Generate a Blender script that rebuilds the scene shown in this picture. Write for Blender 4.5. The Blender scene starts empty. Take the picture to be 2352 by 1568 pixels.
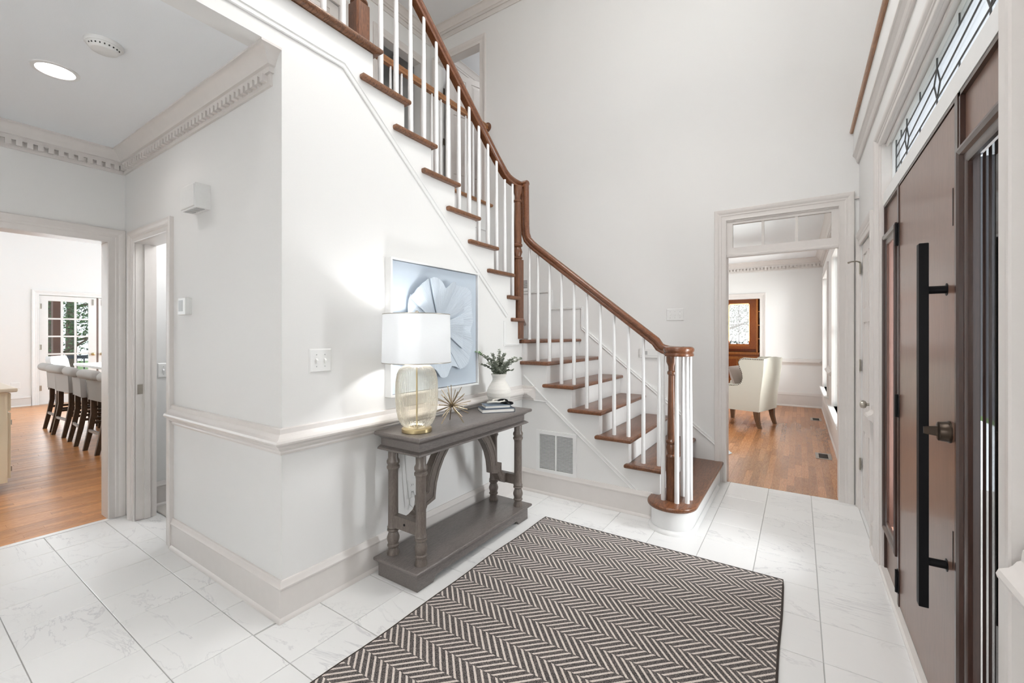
import bpy, bmesh, math, random
from mathutils import Vector, Matrix
random.seed(7)
PI = math.pi
S = bpy.context.scene
COL = S.collection
R = math.radians
# ------------------------------------------------------------------ camera
cam = bpy.data.cameras.new('camera'); camo = bpy.data.objects.new('camera', cam); COL.objects.link(camo)
camo.location = (0, 0, 1.35); camo.rotation_euler = (R(90), 0, R(33.6))
cam.sensor_width = 36; cam.lens = 36 * 992 / 2352; cam.shift_y = -14 / 2352; cam.clip_start = .02
S.camera = camo
# ------------------------------------------------------------------ world
w = bpy.data.worlds.new('sky'); S.world = w; w.use_nodes = True
bg = w.node_tree.nodes['Background']; bg.inputs[0].default_value = (.88, .94, 1, 1); bg.inputs[1].default_value = 1.9
# ------------------------------------------------------------------ daylight at the windows, and added fill panels
def area(name, loc, rot, sx, sy, watts, col=(1, .99, .97)):
    l = bpy.data.lights.new(name, 'AREA'); l.shape = 'RECTANGLE'; l.size = sx; l.size_y = sy; l.energy = watts; l.color = col
    o = bpy.data.objects.new(name, l); COL.objects.link(o); o.location = loc; o.rotation_euler = rot; return o
area('added_upper_fill', (.53, 2.1, 4.35), (0, R(90), 0), 1.7, 3.4, 4, (1, 1, 1))  # fill light added at the made-up upper window
area('added_foyer_fill', (-.8, -2.1, 1.5), (R(-90), 0, 0), 2.6, 2.0, 9, (1, 1, 1))  # no window here; fill panel added in front of the closed wall
area('added_entry_fill', (-.55, -2.05, 1.6), (R(-90), 0, 0), 1.0, 1.7, 46, (1, 1, 1)).data.spread = R(60)  # narrow-spread fill added behind the camera to lift the stair panel
area('added_hall_fill', (-3.1, -2.1, 1.4), (R(-90), 0, 0), 1.6, 1.8, 3, (1, 1, 1))  # weak fill added out of view for the hall
area('added_kitchen_fill', (-10.4, -2.3, 1.7), (R(-90), 0, 0), 3.0, 1.6, 105, (.84, .94, 1))  # unseen panel added to brighten the kitchen
area('added_kitchen_fill', (-9.0, 4.9, 1.8), (R(-90), 0, PI), 5.0, 1.6, 160, (.84, .94, 1))  # second unseen kitchen panel, added on the opposite side wall
area('kitchen_door_daylight', (-12.15, 2.9, 1.4), (0, R(-90), 0), 1.6, 2.0, 50, (.93, .97, 1))
area('sidelight_daylight', (.60, 3.05, 1.15), (0, R(90), 0), 1.6, .40, 44, (.97, .99, 1))
area('living_window_daylight', (.56, 8.75, 1.395), (0, R(90), 0), 1.95, 1.45, 120)
area('living_window_daylight', (.56, 6.2, 1.395), (0, R(90), 0), 1.95, 1.45, 120)
area('added_living_fill', (-4.2, 7.0, 1.6), (0, R(-90), 0), 1.7, 3.0, 24)  # fill added on the windowless side wall of the living room
area('study_window_daylight', (-1.3, 13.05, 1.7), (R(-90), 0, PI), 1.0, 1.0, 30)
S.view_settings.view_transform = 'Standard'; S.view_settings.look = 'None'
S.view_settings.exposure = 0.22; S.view_settings.gamma = 1; S.view_settings.use_curve_mapping = False

# ------------------------------------------------------------------ mesh helpers
Zv = Vector((0, 0, 1))
XF = {}
def V(*a): return Vector(a)
class MB:
    def __init__(s): s.v = []; s.f = []
    def add(s, vs, fs):
        n = len(s.v); s.v += [Vector(p) for p in vs]; s.f += [tuple(i + n for i in q) for q in fs]; return s
    def box(s, x0, y0, z0, x1, y1, z1):
        return s.add([(x0,y0,z0),(x1,y0,z0),(x1,y1,z0),(x0,y1,z0),(x0,y0,z1),(x1,y0,z1),(x1,y1,z1),(x0,y1,z1)],
                     [(0,3,2,1),(4,5,6,7),(0,1,5,4),(1,2,6,5),(2,3,7,6),(3,0,4,7)])
    def prism(s, pts, ax, a, b):
        m = {'x': lambda p, t: (t, p[0], p[1]), 'y': lambda p, t: (p[0], t, p[1]), 'z': lambda p, t: (p[0], p[1], t)}[ax]
        n = len(pts)
        return s.add([m(p, a) for p in pts] + [m(p, b) for p in pts],
                     [tuple(range(n))[::-1], tuple(range(n, 2*n))] + [(i, (i+1) % n, n + (i+1) % n, n + i) for i in range(n)])
    def mould(s, prof, p0, p1, out, m0=0, m1=0, up=(0, 0, 1)):
        p0, p1, out, up = Vector(p0), Vector(p1), Vector(out), Vector(up); d = (p1 - p0).normalized(); n = len(prof)
        vs = [p0 + out*o + up*u + d*(m0*o) for o, u in prof] + [p1 + out*o + up*u + d*(m1*o) for o, u in prof]
        return s.add(vs, [tuple(range(n))[::-1], tuple(range(n, 2*n))] + [(i, (i+1) % n, n + (i+1) % n, n + i) for i in range(n)])
    def loft(s, rings, closed=False, caps=True):
        n = len(rings[0]); k = len(rings); vs = [p for r in rings for p in r]; fs = []
        for j in range(k if closed else k - 1):
            a, b = j*n, ((j+1) % k)*n
            fs += [(a+i, a+(i+1) % n, b+(i+1) % n, b+i) for i in range(n)]
        if caps and not closed: fs += [tuple(range(n))[::-1], tuple(range((k-1)*n, k*n))]
        return s.add(vs, fs)
    def lathe(s, prof, c=(0, 0, 0), seg=20, rib=0, amp=0, caps=True, ax=None):
        c = Vector(c); q = Zv.rotation_difference(Vector(ax)) if ax else None; rings = []
        for r, z in prof:
            ring = []
            for i in range(seg):
                a = 2*PI*i/seg; rr = r*(1 + (amp if (rib == 1 and i % 2) else (amp*math.cos(rib*a) if rib > 1 else 0)))
                p = Vector((rr*math.cos(a), rr*math.sin(a), z))
                ring.append(c + (q @ p if q else p))
            rings.append(ring)
        return s.loft(rings, caps=caps)
    def tube(s, path, r, seg=8, up=None):
        path = [Vector(p) for p in path]; n = len(path); rs = r if isinstance(r, (list, tuple)) else [r]*n
        t = (path[1]-path[0]).normalized(); u = Vector(up) if up else (t.cross(Vector((.3, .2, .9))).normalized()); rings = []
        for i, p in enumerate(path):
            t = ((path[min(i+1, n-1)]-path[max(i-1, 0)])).normalized()
            u = (u - t*u.dot(t)).normalized(); v = t.cross(u)
            rings.append([p + (u*math.cos(2*PI*k/seg) + v*math.sin(2*PI*k/seg))*rs[i] for k in range(seg)])
        return s.loft(rings)
    def sweep(s, prof, path, side):
        # prof (a across, b up); side = starting side vector, carried along without twist
        path = [Vector(p) for p in path]; n = len(path); u = Vector(side); rings = []
        for i, p in enumerate(path):
            t = (path[min(i+1, n-1)]-path[max(i-1, 0)]).normalized()
            u = (u - t*u.dot(t)).normalized(); v = u.cross(t)
            rings.append([p + u*a + v*b for a, b in prof])
        return s.loft(rings)
    def slab(s, pts, z0, z1, r=.012, k=3):
        n = len(pts); P = [Vector((a, b)) for a, b in pts]
        ar = sum(P[i].x*P[(i+1) % n].y - P[(i+1) % n].x*P[i].y for i in range(n))
        if ar < 0: P = P[::-1]
        def inset(d):
            o = []
            for i in range(n):
                e0 = (P[i]-P[i-1]).normalized(); e1 = (P[(i+1) % n]-P[i]).normalized()
                n0 = Vector((-e0.y, e0.x)); n1 = Vector((-e1.y, e1.x)); m = (n0+n1); l = m.length
                m = m/l if l > 1e-6 else n0
                o.append(P[i] + m*(d/max(.35, m.dot(n0))))
            return o
        rings = []
        for j in range(k+1):
            a = PI/2*j/k; rings.append([(p.x, p.y, z0 + r*(1-math.sin(a))) for p in inset(r*(1-math.cos(PI/2-a)) if 0 else r*(1-math.sin(a)) * 1.0)])
        lo = []; hi = []
        for j in range(k+1):
            a = PI/2*j/k; q = inset(r*(1-math.sin(a)))
            lo.append([Vector((p.x, p.y, z0 + r*(1-math.cos(PI/2-a)) if 0 else z0 + r - r*math.cos(a))) for p in q])
        for j in range(k, -1, -1):
            a = PI/2*j/k; q = inset(r*(1-math.sin(a)))
            hi.append([Vector((p.x, p.y, z1 - r + r*math.cos(a))) for p in q])
        return s.loft(lo + hi)
    def xf(s, M):
        s.v = [M @ p for p in s.v]; return s
    def mesh(s, name, smooth=False, ang=40, recalc=True):
        me = bpy.data.meshes.new(name); me.from_pydata([tuple(p) for p in s.v], [], s.f)
        if recalc:
            bm = bmesh.new(); bm.from_mesh(me); bmesh.ops.recalc_face_normals(bm, faces=bm.faces); bm.to_mesh(me); bm.free()
        if smooth:
            me.shade_smooth(); me.set_sharp_from_angle(angle=R(ang))
        me.update(); return me
def link(name, me, mat, parent=None):
    o = bpy.data.objects.new(name, me); COL.objects.link(o)
    if mat and not me.materials: me.materials.append(mat)
    if parent: o.parent = parent; XF[o.name] = XF.get(parent.name, Matrix())
    return o
def tag(o, label=None, cat=None, group=None, kind=None):
    if label: o['label'] = label
    if cat: o['category'] = cat
    if group: o['group'] = group
    if kind: o['kind'] = kind
    return o
def thing(name, label, cat, loc=(0, 0, 0), rz=0, group=None, kind=None):
    o = bpy.data.objects.new(name, None); COL.objects.link(o); o.empty_display_size = .1
    o.location = loc; o.rotation_euler = (0, 0, rz); XF[o.name] = Matrix.Translation(loc) @ Matrix.Rotation(rz, 4, 'Z')
    return tag(o, label, cat, group, kind)
def part(parent, name, mb, mat, smooth=False, local=False, label=None, ang=40, kind=None):
    if not local:
        M = XF.get(parent.name, Matrix()).inverted(); mb = MB().add([M @ p for p in mb.v], mb.f)
    o = link(name, mb.mesh(name, smooth, ang), mat, parent); return tag(o, label, kind=kind)
def top(name, mb, mat, label, cat, group=None, kind=None, smooth=False, ang=40):
    xs = [p.x for p in mb.v]; ys = [p.y for p in mb.v]; zs = [p.z for p in mb.v]
    c = Vector(((min(xs)+max(xs))/2, (min(ys)+max(ys))/2, min(zs)))
    mb = MB().add([p - c for p in mb.v], mb.f)
    o = link(name, mb.mesh(name, smooth, ang), mat); o.location = c; XF[o.name] = Matrix.Translation(c)
    return tag(o, label, cat, group, kind)
def copy_tree(o, parent=None):
    c = o.copy(); COL.objects.link(c); c.parent = parent
    for ch in list(o.children): copy_tree(ch, c)
    return c

# ------------------------------------------------------------------ materials
def nodes(name):
    m = bpy.data.materials.new(name); m.use_nodes = True; nt = m.node_tree; return m, nt, nt.nodes['Principled BSDF']
def N(nt, t, **k):
    n = nt.nodes.new(t)
    for a, b in k.items(): setattr(n, a, b)
    return n
def plain(name, col, rough=.5, metal=0, bump=0, bscale=200, spec=.5, coat=0):
    m, nt, p = nodes(name); p.inputs['Base Color'].default_value = (*col, 1); p.inputs['Roughness'].default_value = rough
    p.inputs['Metallic'].default_value = metal; p.inputs['Specular IOR Level'].default_value = spec; p.inputs['Coat Weight'].default_value = coat
    tc = N(nt, 'ShaderNodeTexCoord'); nz = N(nt, 'ShaderNodeTexNoise'); nz.inputs['Scale'].default_value = bscale
    nt.links.new(tc.outputs['Object'], nz.inputs['Vector'])
    mx = N(nt, 'ShaderNodeMix', data_type='RGBA'); mx.inputs[6].default_value = tuple(c*.97 for c in col) + (1,); mx.inputs[7].default_value = tuple(min(1, c*1.03) for c in col) + (1,)
    nt.links.new(nz.outputs[0], mx.inputs[0]); nt.links.new(mx.outputs[2], p.inputs['Base Color'])
    if bump:
        b = N(nt, 'ShaderNodeBump'); b.inputs['Strength'].default_value = bump; b.inputs['Distance'].default_value = .002
        nt.links.new(nz.outputs[0], b.inputs['Height']); nt.links.new(b.outputs[0], p.inputs['Normal'])
    return m
def wood(name, c1, c2, scale=(1, 1, 1), rough=.35, vary=0, coat=0, bump=.05, contrast=1.0, world=False, coatr=.2):
    # stretched noise grain; scale is per axis (small = long along that axis)
    m, nt, p = nodes(name); L = nt.links.new
    tc = N(nt, 'ShaderNodeTexCoord'); mp = N(nt, 'ShaderNodeMapping'); mp.inputs['Scale'].default_value = scale
    oi = N(nt, 'ShaderNodeObjectInfo'); sc = N(nt, 'ShaderNodeVectorMath', operation='SCALE'); cmb = N(nt, 'ShaderNodeCombineXYZ')
    for i in range(3): L(oi.outputs['Random'], cmb.inputs[i])
    L(cmb.outputs[0], sc.inputs[0]); sc.inputs['Scale'].default_value = 37
    ad = N(nt, 'ShaderNodeVectorMath', operation='ADD'); L(mp.outputs[0], ad.inputs[0]); L(sc.outputs[0], ad.inputs[1])
    if world:
        g = N(nt, 'ShaderNodeNewGeometry'); L(g.outputs['Position'], mp.inputs[0])
    else: L(tc.outputs['Object'], mp.inputs[0])
    n1 = N(nt, 'ShaderNodeTexNoise'); n1.inputs['Scale'].default_value = 6; n1.inputs['Detail'].default_value = 6; n1.inputs['Distortion'].default_value = 1.2
    L(ad.outputs[0], n1.inputs['Vector'])
    wv = N(nt, 'ShaderNodeMath', operation='MULTIPLY'); wv.inputs[1].default_value = 26; L(n1.outputs[0], wv.inputs[0])
    sn = N(nt, 'ShaderNodeMath', operation='SINE'); L(wv.outputs[0], sn.inputs[0])
    n2 = N(nt, 'ShaderNodeTexNoise'); n2.inputs['Scale'].default_value = 40; L(ad.outputs[0], n2.inputs['Vector'])
    a = N(nt, 'ShaderNodeMath', operation='MULTIPLY_ADD'); a.inputs[1].default_value = .22*contrast; a.inputs[2].default_value = .5; L(sn.outputs[0], a.inputs[0])
    b = N(nt, 'ShaderNodeMath', operation='MULTIPLY_ADD'); b.inputs[1].default_value = .7*contrast; L(n2.outputs[0], b.inputs[0])
    a2 = N(nt, 'ShaderNodeMath', operation='SUBTRACT'); L(a.outputs[0], a2.inputs[0]); a2.inputs[1].default_value = .35*contrast
    L(a2.outputs[0], b.inputs[2])
    mx = N(nt, 'ShaderNodeMix', data_type='RGBA'); mx.inputs[6].default_value = (*c1, 1); mx.inputs[7].default_value = (*c2, 1); L(b.outputs[0], mx.inputs[0])
    last = mx.outputs[2]
    if vary:
        hs = N(nt, 'ShaderNodeHueSaturation'); mr = N(nt, 'ShaderNodeMapRange'); mr.inputs[3].default_value = 1-vary; mr.inputs[4].default_value = 1+vary
        L(oi.outputs['Random'], mr.inputs[0]); L(mr.outputs[0], hs.inputs['Value']); L(last, hs.inputs['Color']); last = hs.outputs[0]
    L(last, p.inputs['Base Color']); p.inputs['Roughness'].default_value = rough; p.inputs['Coat Weight'].default_value = coat; p.inputs['Coat Roughness'].default_value = coatr
    bp = N(nt, 'ShaderNodeBump'); bp.inputs['Strength'].default_value = bump; bp.inputs['Distance'].default_value = .002; L(b.outputs[0], bp.inputs['Height']); L(bp.outputs[0], p.inputs['Normal'])
    return m
def emit(name, col, st):
    m, nt, p = nodes(name); p.inputs['Base Color'].default_value = (*col, 1); p.inputs['Emission Color'].default_value = (*col, 1); p.inputs['Emission Strength'].default_value = st; return m
def thin_glass(name, tint=(.97, .98, .98), rough=.02, refl=1.0):
    m = bpy.data.materials.new(name); m.use_nodes = True; nt = m.node_tree; nt.nodes.remove(nt.nodes['Principled BSDF']); L = nt.links.new
    t = N(nt, 'ShaderNodeBsdfTransparent'); t.inputs[0].default_value = (*tint, 1); g = N(nt, 'ShaderNodeBsdfGlossy'); g.inputs['Roughness'].default_value = rough
    fr = N(nt, 'ShaderNodeFresnel'); fr.inputs[0].default_value = 1.45; mu = N(nt, 'ShaderNodeMath', operation='MULTIPLY'); mu.inputs[1].default_value = refl; L(fr.outputs[0], mu.inputs[0])
    mx = N(nt, 'ShaderNodeMixShader'); L(mu.outputs[0], mx.inputs[0]); L(t.outputs[0], mx.inputs[1]); L(g.outputs[0], mx.inputs[2]); L(mx.outputs[0], nt.nodes['Material Output'].inputs[0])
    return m
def cloth_translucent(name, col, mixv=.5):
    m = bpy.data.materials.new(name); m.use_nodes = True; nt = m.node_tree; nt.nodes.remove(nt.nodes['Principled BSDF']); L = nt.links.new
    d = N(nt, 'ShaderNodeBsdfDiffuse'); d.inputs[0].default_value = (*col, 1); t = N(nt, 'ShaderNodeBsdfTranslucent'); t.inputs[0].default_value = (*col, 1)
    mx = N(nt, 'ShaderNodeMixShader'); mx.inputs[0].default_value = mixv; L(d.outputs[0], mx.inputs[1]); L(t.outputs[0], mx.inputs[2]); L(mx.outputs[0], nt.nodes['Material Output'].inputs[0]); return m
def marble():
    m, nt, p = nodes('white_marble'); L = nt.links.new
    g = N(nt, 'ShaderNodeNewGeometry'); oi = N(nt, 'ShaderNodeObjectInfo'); cmb = N(nt, 'ShaderNodeCombineXYZ')
    for i, k in enumerate((23, 41, 17)):
        q = N(nt, 'ShaderNodeMath', operation='MULTIPLY'); q.inputs[1].default_value = k; L(oi.outputs['Random'], q.inputs[0]); L(q.outputs[0], cmb.inputs[i])
    ad = N(nt, 'ShaderNodeVectorMath', operation='ADD'); L(g.outputs['Position'], ad.inputs[0]); L(cmb.outputs[0], ad.inputs[1])
    mp = N(nt, 'ShaderNodeMapping'); mp.inputs['Rotation'].default_value = (0, 0, R(25)); mp.inputs['Scale'].default_value = (1, 2.2, 1); L(ad.outputs[0], mp.inputs[0])
    n = N(nt, 'ShaderNodeTexNoise'); n.inputs['Scale'].default_value = 1.6; n.inputs['Detail'].default_value = 7; n.inputs['Roughness'].default_value = .62; n.inputs['Distortion'].default_value = .8; L(mp.outputs[0], n.inputs['Vector'])
    s1 = N(nt, 'ShaderNodeMath', operation='SUBTRACT'); s1.inputs[1].default_value = .5; L(n.outputs[0], s1.inputs[0]); ab = N(nt, 'ShaderNodeMath', operation='ABSOLUTE'); L(s1.outputs[0], ab.inputs[0])
    r = N(nt, 'ShaderNodeValToRGB'); r.color_ramp.elements[0].position = 0; r.color_ramp.elements[0].color = (.66, .66, .67, 1); r.color_ramp.elements[1].position = .012; r.color_ramp.elements[1].color = (.83, .83, .825, 1); L(ab.outputs[0], r.inputs[0])
    n2 = N(nt, 'ShaderNodeTexNoise'); n2.inputs['Scale'].default_value = 2.2; n2.inputs['Detail'].default_value = 3; L(ad.outputs[0], n2.inputs['Vector'])
    r2 = N(nt, 'ShaderNodeValToRGB'); r2.color_ramp.elements[0].position = .42; r2.color_ramp.elements[0].color = (1, 1, 1, 1); r2.color_ramp.elements[1].position = .62; r2.color_ramp.elements[1].color = (0, 0, 0, 1); L(n2.outputs[0], r2.inputs[0])
    mx = N(nt, 'ShaderNodeMix', data_type='RGBA'); L(r2.outputs[0], mx.inputs[0]); mx.inputs[7].default_value = (.83, .83, .825, 1); L(r.outputs[0], mx.inputs[6])
    hs = N(nt, 'ShaderNodeHueSaturation'); mr = N(nt, 'ShaderNodeMapRange'); mr.inputs[3].default_value = .96; mr.inputs[4].default_value = 1.03; L(oi.outputs['Random'], mr.inputs[0]); L(mr.outputs[0], hs.inputs['Value']); L(mx.outputs[2], hs.inputs['Color'])
    L(hs.outputs[0], p.inputs['Base Color']); p.inputs['Roughness'].default_value = .22; p.inputs['Specular IOR Level'].default_value = .4
    return m
M = {}
M['wall'] = plain('wall_paint', (.80, .797, .788), .6, bump=.04, bscale=300)
M['trim'] = plain('trim_paint', (.715, .68, .655), .35, bscale=20)
M['white'] = plain('white_paint', (.82, .82, .815), .4, bscale=20)
M['ceil'] = plain('ceiling_paint', (.87, .895, .92), .8, bump=.03, bscale=250)
M['marble'] = marble()
M['grout'] = plain('grout', (.46, .46, .45), .9, bump=.3, bscale=300)
M['tread_y'] = wood('stair_oak_y', (.075, .027, .011), (.25, .098, .042), (9, 1.0, 9), .3, .08, .12, contrast=1.3)
M['tread_x'] = wood('stair_oak_x', (.075, .031, .014), (.25, .110, .052), (1.0, 9, 9), .3, .08, .12, contrast=1.3)
M['rail'] = wood('handrail_oak', (.085, .029, .012), (.22, .083, .036), (2.2, 9, 7), .27, 0, .2, contrast=.8)
M['rail_y'] = wood('upper_handrail_oak', (.085, .029, .012), (.22, .083, .036), (9, 2.2, 7), .27, 0, .2, contrast=.8)
M['newel'] = wood('newel_oak', (.07, .027, .012), (.21, .082, .036), (14, 14, 1.2), .3, 0, .15, contrast=1.2)
M['upoak'] = wood('upper_oak', (.20, .08, .03), (.42, .19, .07), (9, 1, 9), .3, 0, .3)
M['baluster'] = plain('baluster_white', (.85, .85, .85), .3, bscale=20)
M['plank'] = wood('oak_plank', (.30, .11, .038), (.60, .29, .13), (14, 1.6, 14), .25, .22, .2, contrast=1.2)
M['kplank'] = wood('kitchen_oak_plank', (.33, .125, .035), (.58, .29, .115), (14, 1.4, 14), .22, .10, .3, world=True)
M['table'] = wood('weathered_grey_wood', (.075, .064, .060), (.215, .19, .178), (26, 2.6, 26), .38, 0, .15, contrast=.9)
M['tablez'] = wood('weathered_grey_wood_legs', (.07, .056, .048), (.20, .168, .145), (26, 26, 2.6), .40, 0, .1, contrast=.9)
M['door'] = wood('walnut_door', (.13, .062, .040), (.215, .115, .078), (22, 22, .7), .45, 0, .55, contrast=.8, coatr=.2)
M['doorframe'] = wood('walnut_frame', (.022, .009, .006), (.055, .024, .016), (16, 16, .9), .3, 0, .3, contrast=.7)
M['black'] = plain('black_metal', (.006, .006, .007), .5, 0, bscale=60, spec=.15)
M['bronze'] = plain('dark_bronze', (.05, .035, .025), .35, .7, bscale=60)
M['nickel'] = plain('aged_nickel', (.42, .39, .34), .32, .9, bscale=60)
M['brass'] = plain('brushed_brass', (.58, .47, .27), .3, 1, bscale=60)
M['pane'] = thin_glass('window_glass')
M['plastic'] = plain('white_plastic', (.80, .80, .79), .35, bscale=30)
M['grey'] = plain('grey_plastic', (.45, .46, .46), .4, bscale=30)
M['dark'] = plain('dark_slot', (.03, .03, .03), .7, bscale=30)

# ------------------------------------------------------------------ room planes
XC, YH, XK, YB, YP, XD, H1 = -2.04, 1.10, -4.24, 4.40, 3.23, .40, 2.71
FL2, CEIL2 = 3.0, 5.55
RISE, RUN = .1875, .236
def nx(k): return -.58 - RUN*(k-1)          # nosing x of the lower flight
def ny(k): return 3.072 - RUN*(k-10)        # nosing y of the upper flight
trimno = [0]; winno = [0]; dono = [0]
def struct(name, mb, mat, label, cat, smooth=False): return top(name, mb, mat, label, cat, kind='structure', smooth=smooth)
def tname():
    trimno[0] += 1; return 'trim_%d' % trimno[0]
def wname():
    winno[0] += 1; return 'window_%d' % winno[0]
def dname():
    dono[0] += 1; return 'door_%d' % dono[0]

# ------------------------------------------------------------------ marble floor
fl = MB().box(XK, -2.2, -.06, XD + .02, 1.10, -.0035).box(XC - .2, 1.10, -.06, XD + .02, 4.43, -.0035)
floor = struct('floor', fl, M['grout'], 'white marble tile floor of the foyer and hall', 'floor')
T = .3052; gx, gy = .085, 2.197; J = .0014
tile_mesh = {}
def tile(x0, y0, x1, y1):
    key = (round(x1-x0, 3), round(y1-y0, 3))
    if key not in tile_mesh:
        a, b = key; e = .0015
        tile_mesh[key] = MB().loft([[V(-a/2, -b/2, -.008), V(a/2, -b/2, -.008), V(a/2, b/2, -.008), V(-a/2, b/2, -.008)],
            [V(-a/2, -b/2, -e), V(a/2, -b/2, -e), V(a/2, b/2, -e), V(-a/2, b/2, -e)], [V(-a/2+e, -b/2+e, 0), V(a/2-e, -b/2+e, 0), V(a/2-e, b/2-e, 0), V(-a/2+e, b/2-e, 0)]]).mesh('tile')
    o = link('tile', tile_mesh[key], M['marble'], floor); o.location = V((x0+x1)/2, (y0+y1)/2, 0) - floor.location
for i in range(-15, 3):
    for j in range(-15, 9):
        x0, x1, y0, y1 = gx + i*T + J, gx + (i+1)*T - J, gy + j*T + J, gy + (j+1)*T - J
        if y0 < -1.5: continue
        for rx0, ry0, rx1, ry1 in ((XK, -2.2, XC, YH), (XC, -2.2, XD + .015, YB + .028)):
            a0, a1, b0, b1 = max(x0, rx0), min(x1, rx1), max(y0, ry0), min(y1, ry1)
            if rx0 == XK and x0 >= XC: continue
            if rx0 == XK and x1 > XC: a1 = min(x1, XC) if y1 > YH else x1
            if rx0 == XC and x0 < XC < x1 and y1 <= YH: continue
            if a1 - a0 > .012 and b1 - b0 > .012 and not (b0 > 3.45 and a1 < -.95): tile(a0, b0, a1, b1)

# ------------------------------------------------------------------ walls
wl = MB()
prof = [(YH, 0), (YP + .10, 0), (YP + .10, 1.28), (3.185, 1.28), (3.185, 1.47), (3.125, 1.47), (3.125, 1.655)]
for k in range(10, 16):
    prof += [(ny(k) - .03, RISE*(k-1) - .033), (ny(k) - .03, RISE*k - .033)]
prof += [(ny(16) - .03, RISE*15 - .033), (ny(16) - .03, FL2 - .035), (-2.2, FL2 - .035), (-2.2, H1), (YH, H1)]
wl.prism(prof, 'x', XC - .12, XC)
wall_left = struct('wall_left', wl, M['wall'], 'off white wall under the upper stair flight behind the console table', 'wall')
wall_hall = MB().box(XK, YH, 0, -4.03, YH + .12, H1).box(-4.03, YH, 2.028, -3.40, YH + .12, H1).box(-3.40, YH, 0, XC - .12, YH + .12, H1)
struct('wall_hall', wall_hall, M['wall'], 'off white hall wall with thermostat and narrow side doorway', 'wall')
struct('wall_kitchen', MB().box(XK - .14, 1.01, 0, XK, 2.4, 3.0).box(XK - .14, -1.5, 2.04, XK, 1.01, 3.0).box(XK - .14, -2.2, 0, XK, -1.5, 3.0), M['wall'], 'wall with the wide cased opening to the kitchen', 'wall')
bk = MB().box(-3.35, YB, 0, -.555, YB + .12, 3.0).box(-.555, YB, 2.395, .27, YB + .12, 3.0).box(.27, YB, 0, .56, YB + .12, 3.0)
bk.box(-3.41, YB, 3.0, .585, YB + .12, CEIL2 + .05).box(-4.16, YB, 5.10, -3.41, YB + .12, CEIL2 + .05).box(-4.45, YB, 3.0, -4.16, YB + .12, CEIL2 + .05)
struct('wall_back', bk, M['wall'], 'tall off white two storey foyer wall with the doorway to the living room', 'wall')
fr = MB().box(XD, -2.2, 0, XD + .08, 1.44, 2.95).box(XD, 1.44, 2.47, XD + .08, 3.275, 2.95).box(XD, 3.275, 0, XD + .08, 3.64, 2.95).box(XD, 3.64, 2.05, XD + .08, 4.27, 2.95).box(XD, 4.27, 0, XD + .08, YB, 2.95)
struct('wall_front', fr, M['wall'], 'off white wall holding the dark wood front door and closet door', 'wall')
lg = MB().box(.362, -2.2, 2.78, .50, YB, 2.968).box(.50, -2.2, 2.90, .585, YB, 2.968)
ledge = struct('wall_ledge', lg, M['wall'], 'white balcony ledge face above the front door', 'wall')
part(ledge, 'ledge_nosing', MB().mould([(0, 0), (.014, .0), (.021, .006), (.023, .016), (.021, .026), (.014, .032), (-.18, .032), (-.18, 0)], (.362, -2.2, 2.968), (.362, YB, 2.968), (-1, 0, 0)), M['upoak'], True)
part(ledge, 'ledge_moulding', MB().mould([(-.040, -.055), (-.028, -.055), (-.022, -.045), (-.018, -.02), (-.006, .0), (.003, .01), (.003, .022), (0, .024), (-.04, .024)], (.362, -2.2, 2.775), (.362, YB - .001, 2.775), (-1, 0, 0)), M['trim'])
# upper foyer envelope (above and behind the camera)
up = MB().box(.545, -2.2, 2.968, .585, .3, CEIL2).box(.545, 3.9, 2.968, .585, YB, CEIL2).box(.545, .3, 2.968, .585, 3.9, 3.4).box(.545, .3, 5.3, .585, 3.9, CEIL2)
struct('wall_upper_front', up, M['wall'], 'upper foyer wall with an added unseen window above the ledge', 'wall')
wn = thing(wname(), 'wide upper window added unseen above the ledge to let in light', 'window', (.565, 2.1, 3.4), kind='structure')  # window out of view, made up as a light source
for i in range(5):
    part(wn, 'mullion', MB().box(.55, .3 + i*.9 - .025, 3.4, .58, .3 + i*.9 + .025, 5.3), M['white'])
for z in (3.4, 4.35, 5.25): part(wn, 'window_rail', MB().box(.548, .3, z, .582, 3.9, z + .05), M['white'])
for i in range(4): part(wn, 'pane', MB().box(.563, .325 + i*.9, 3.44, .567, 1.175 + i*.9, 5.26), M['pane'])
struct('wall_near', MB().box(-4.45, -2.32, 0, .585, -2.2, CEIL2), M['wall'], 'plain wall behind the viewer', 'wall')
uw = MB().box(-4.42, -2.2, 3.0, -4.30, 2.18, CEIL2).box(-4.42, 2.18, 5.06, -4.30, 2.98, CEIL2).box(-4.42, 2.98, 3, -4.30, 3.52, CEIL2).box(-4.42, 3.52, 5.05, -4.30, 4.21, CEIL2).box(-4.42, 4.21, 3, -4.30, YB, CEIL2)
struct('wall_upper_hall', uw, M['wall'], 'upstairs hall wall with doors seen through the balusters', 'wall')
struct('ceiling', MB().box(-4.42, -2.2, CEIL2, .585, YB, CEIL2 + .1), M['ceil'], 'pale grey high foyer ceiling above the stairs', 'ceiling')
struct('ceiling', MB().box(XK, -2.2, H1, XC - .12, YH, H1 + .05), M['ceil'], 'pale grey lower hall ceiling with recessed light and smoke detector', 'ceiling')
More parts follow.
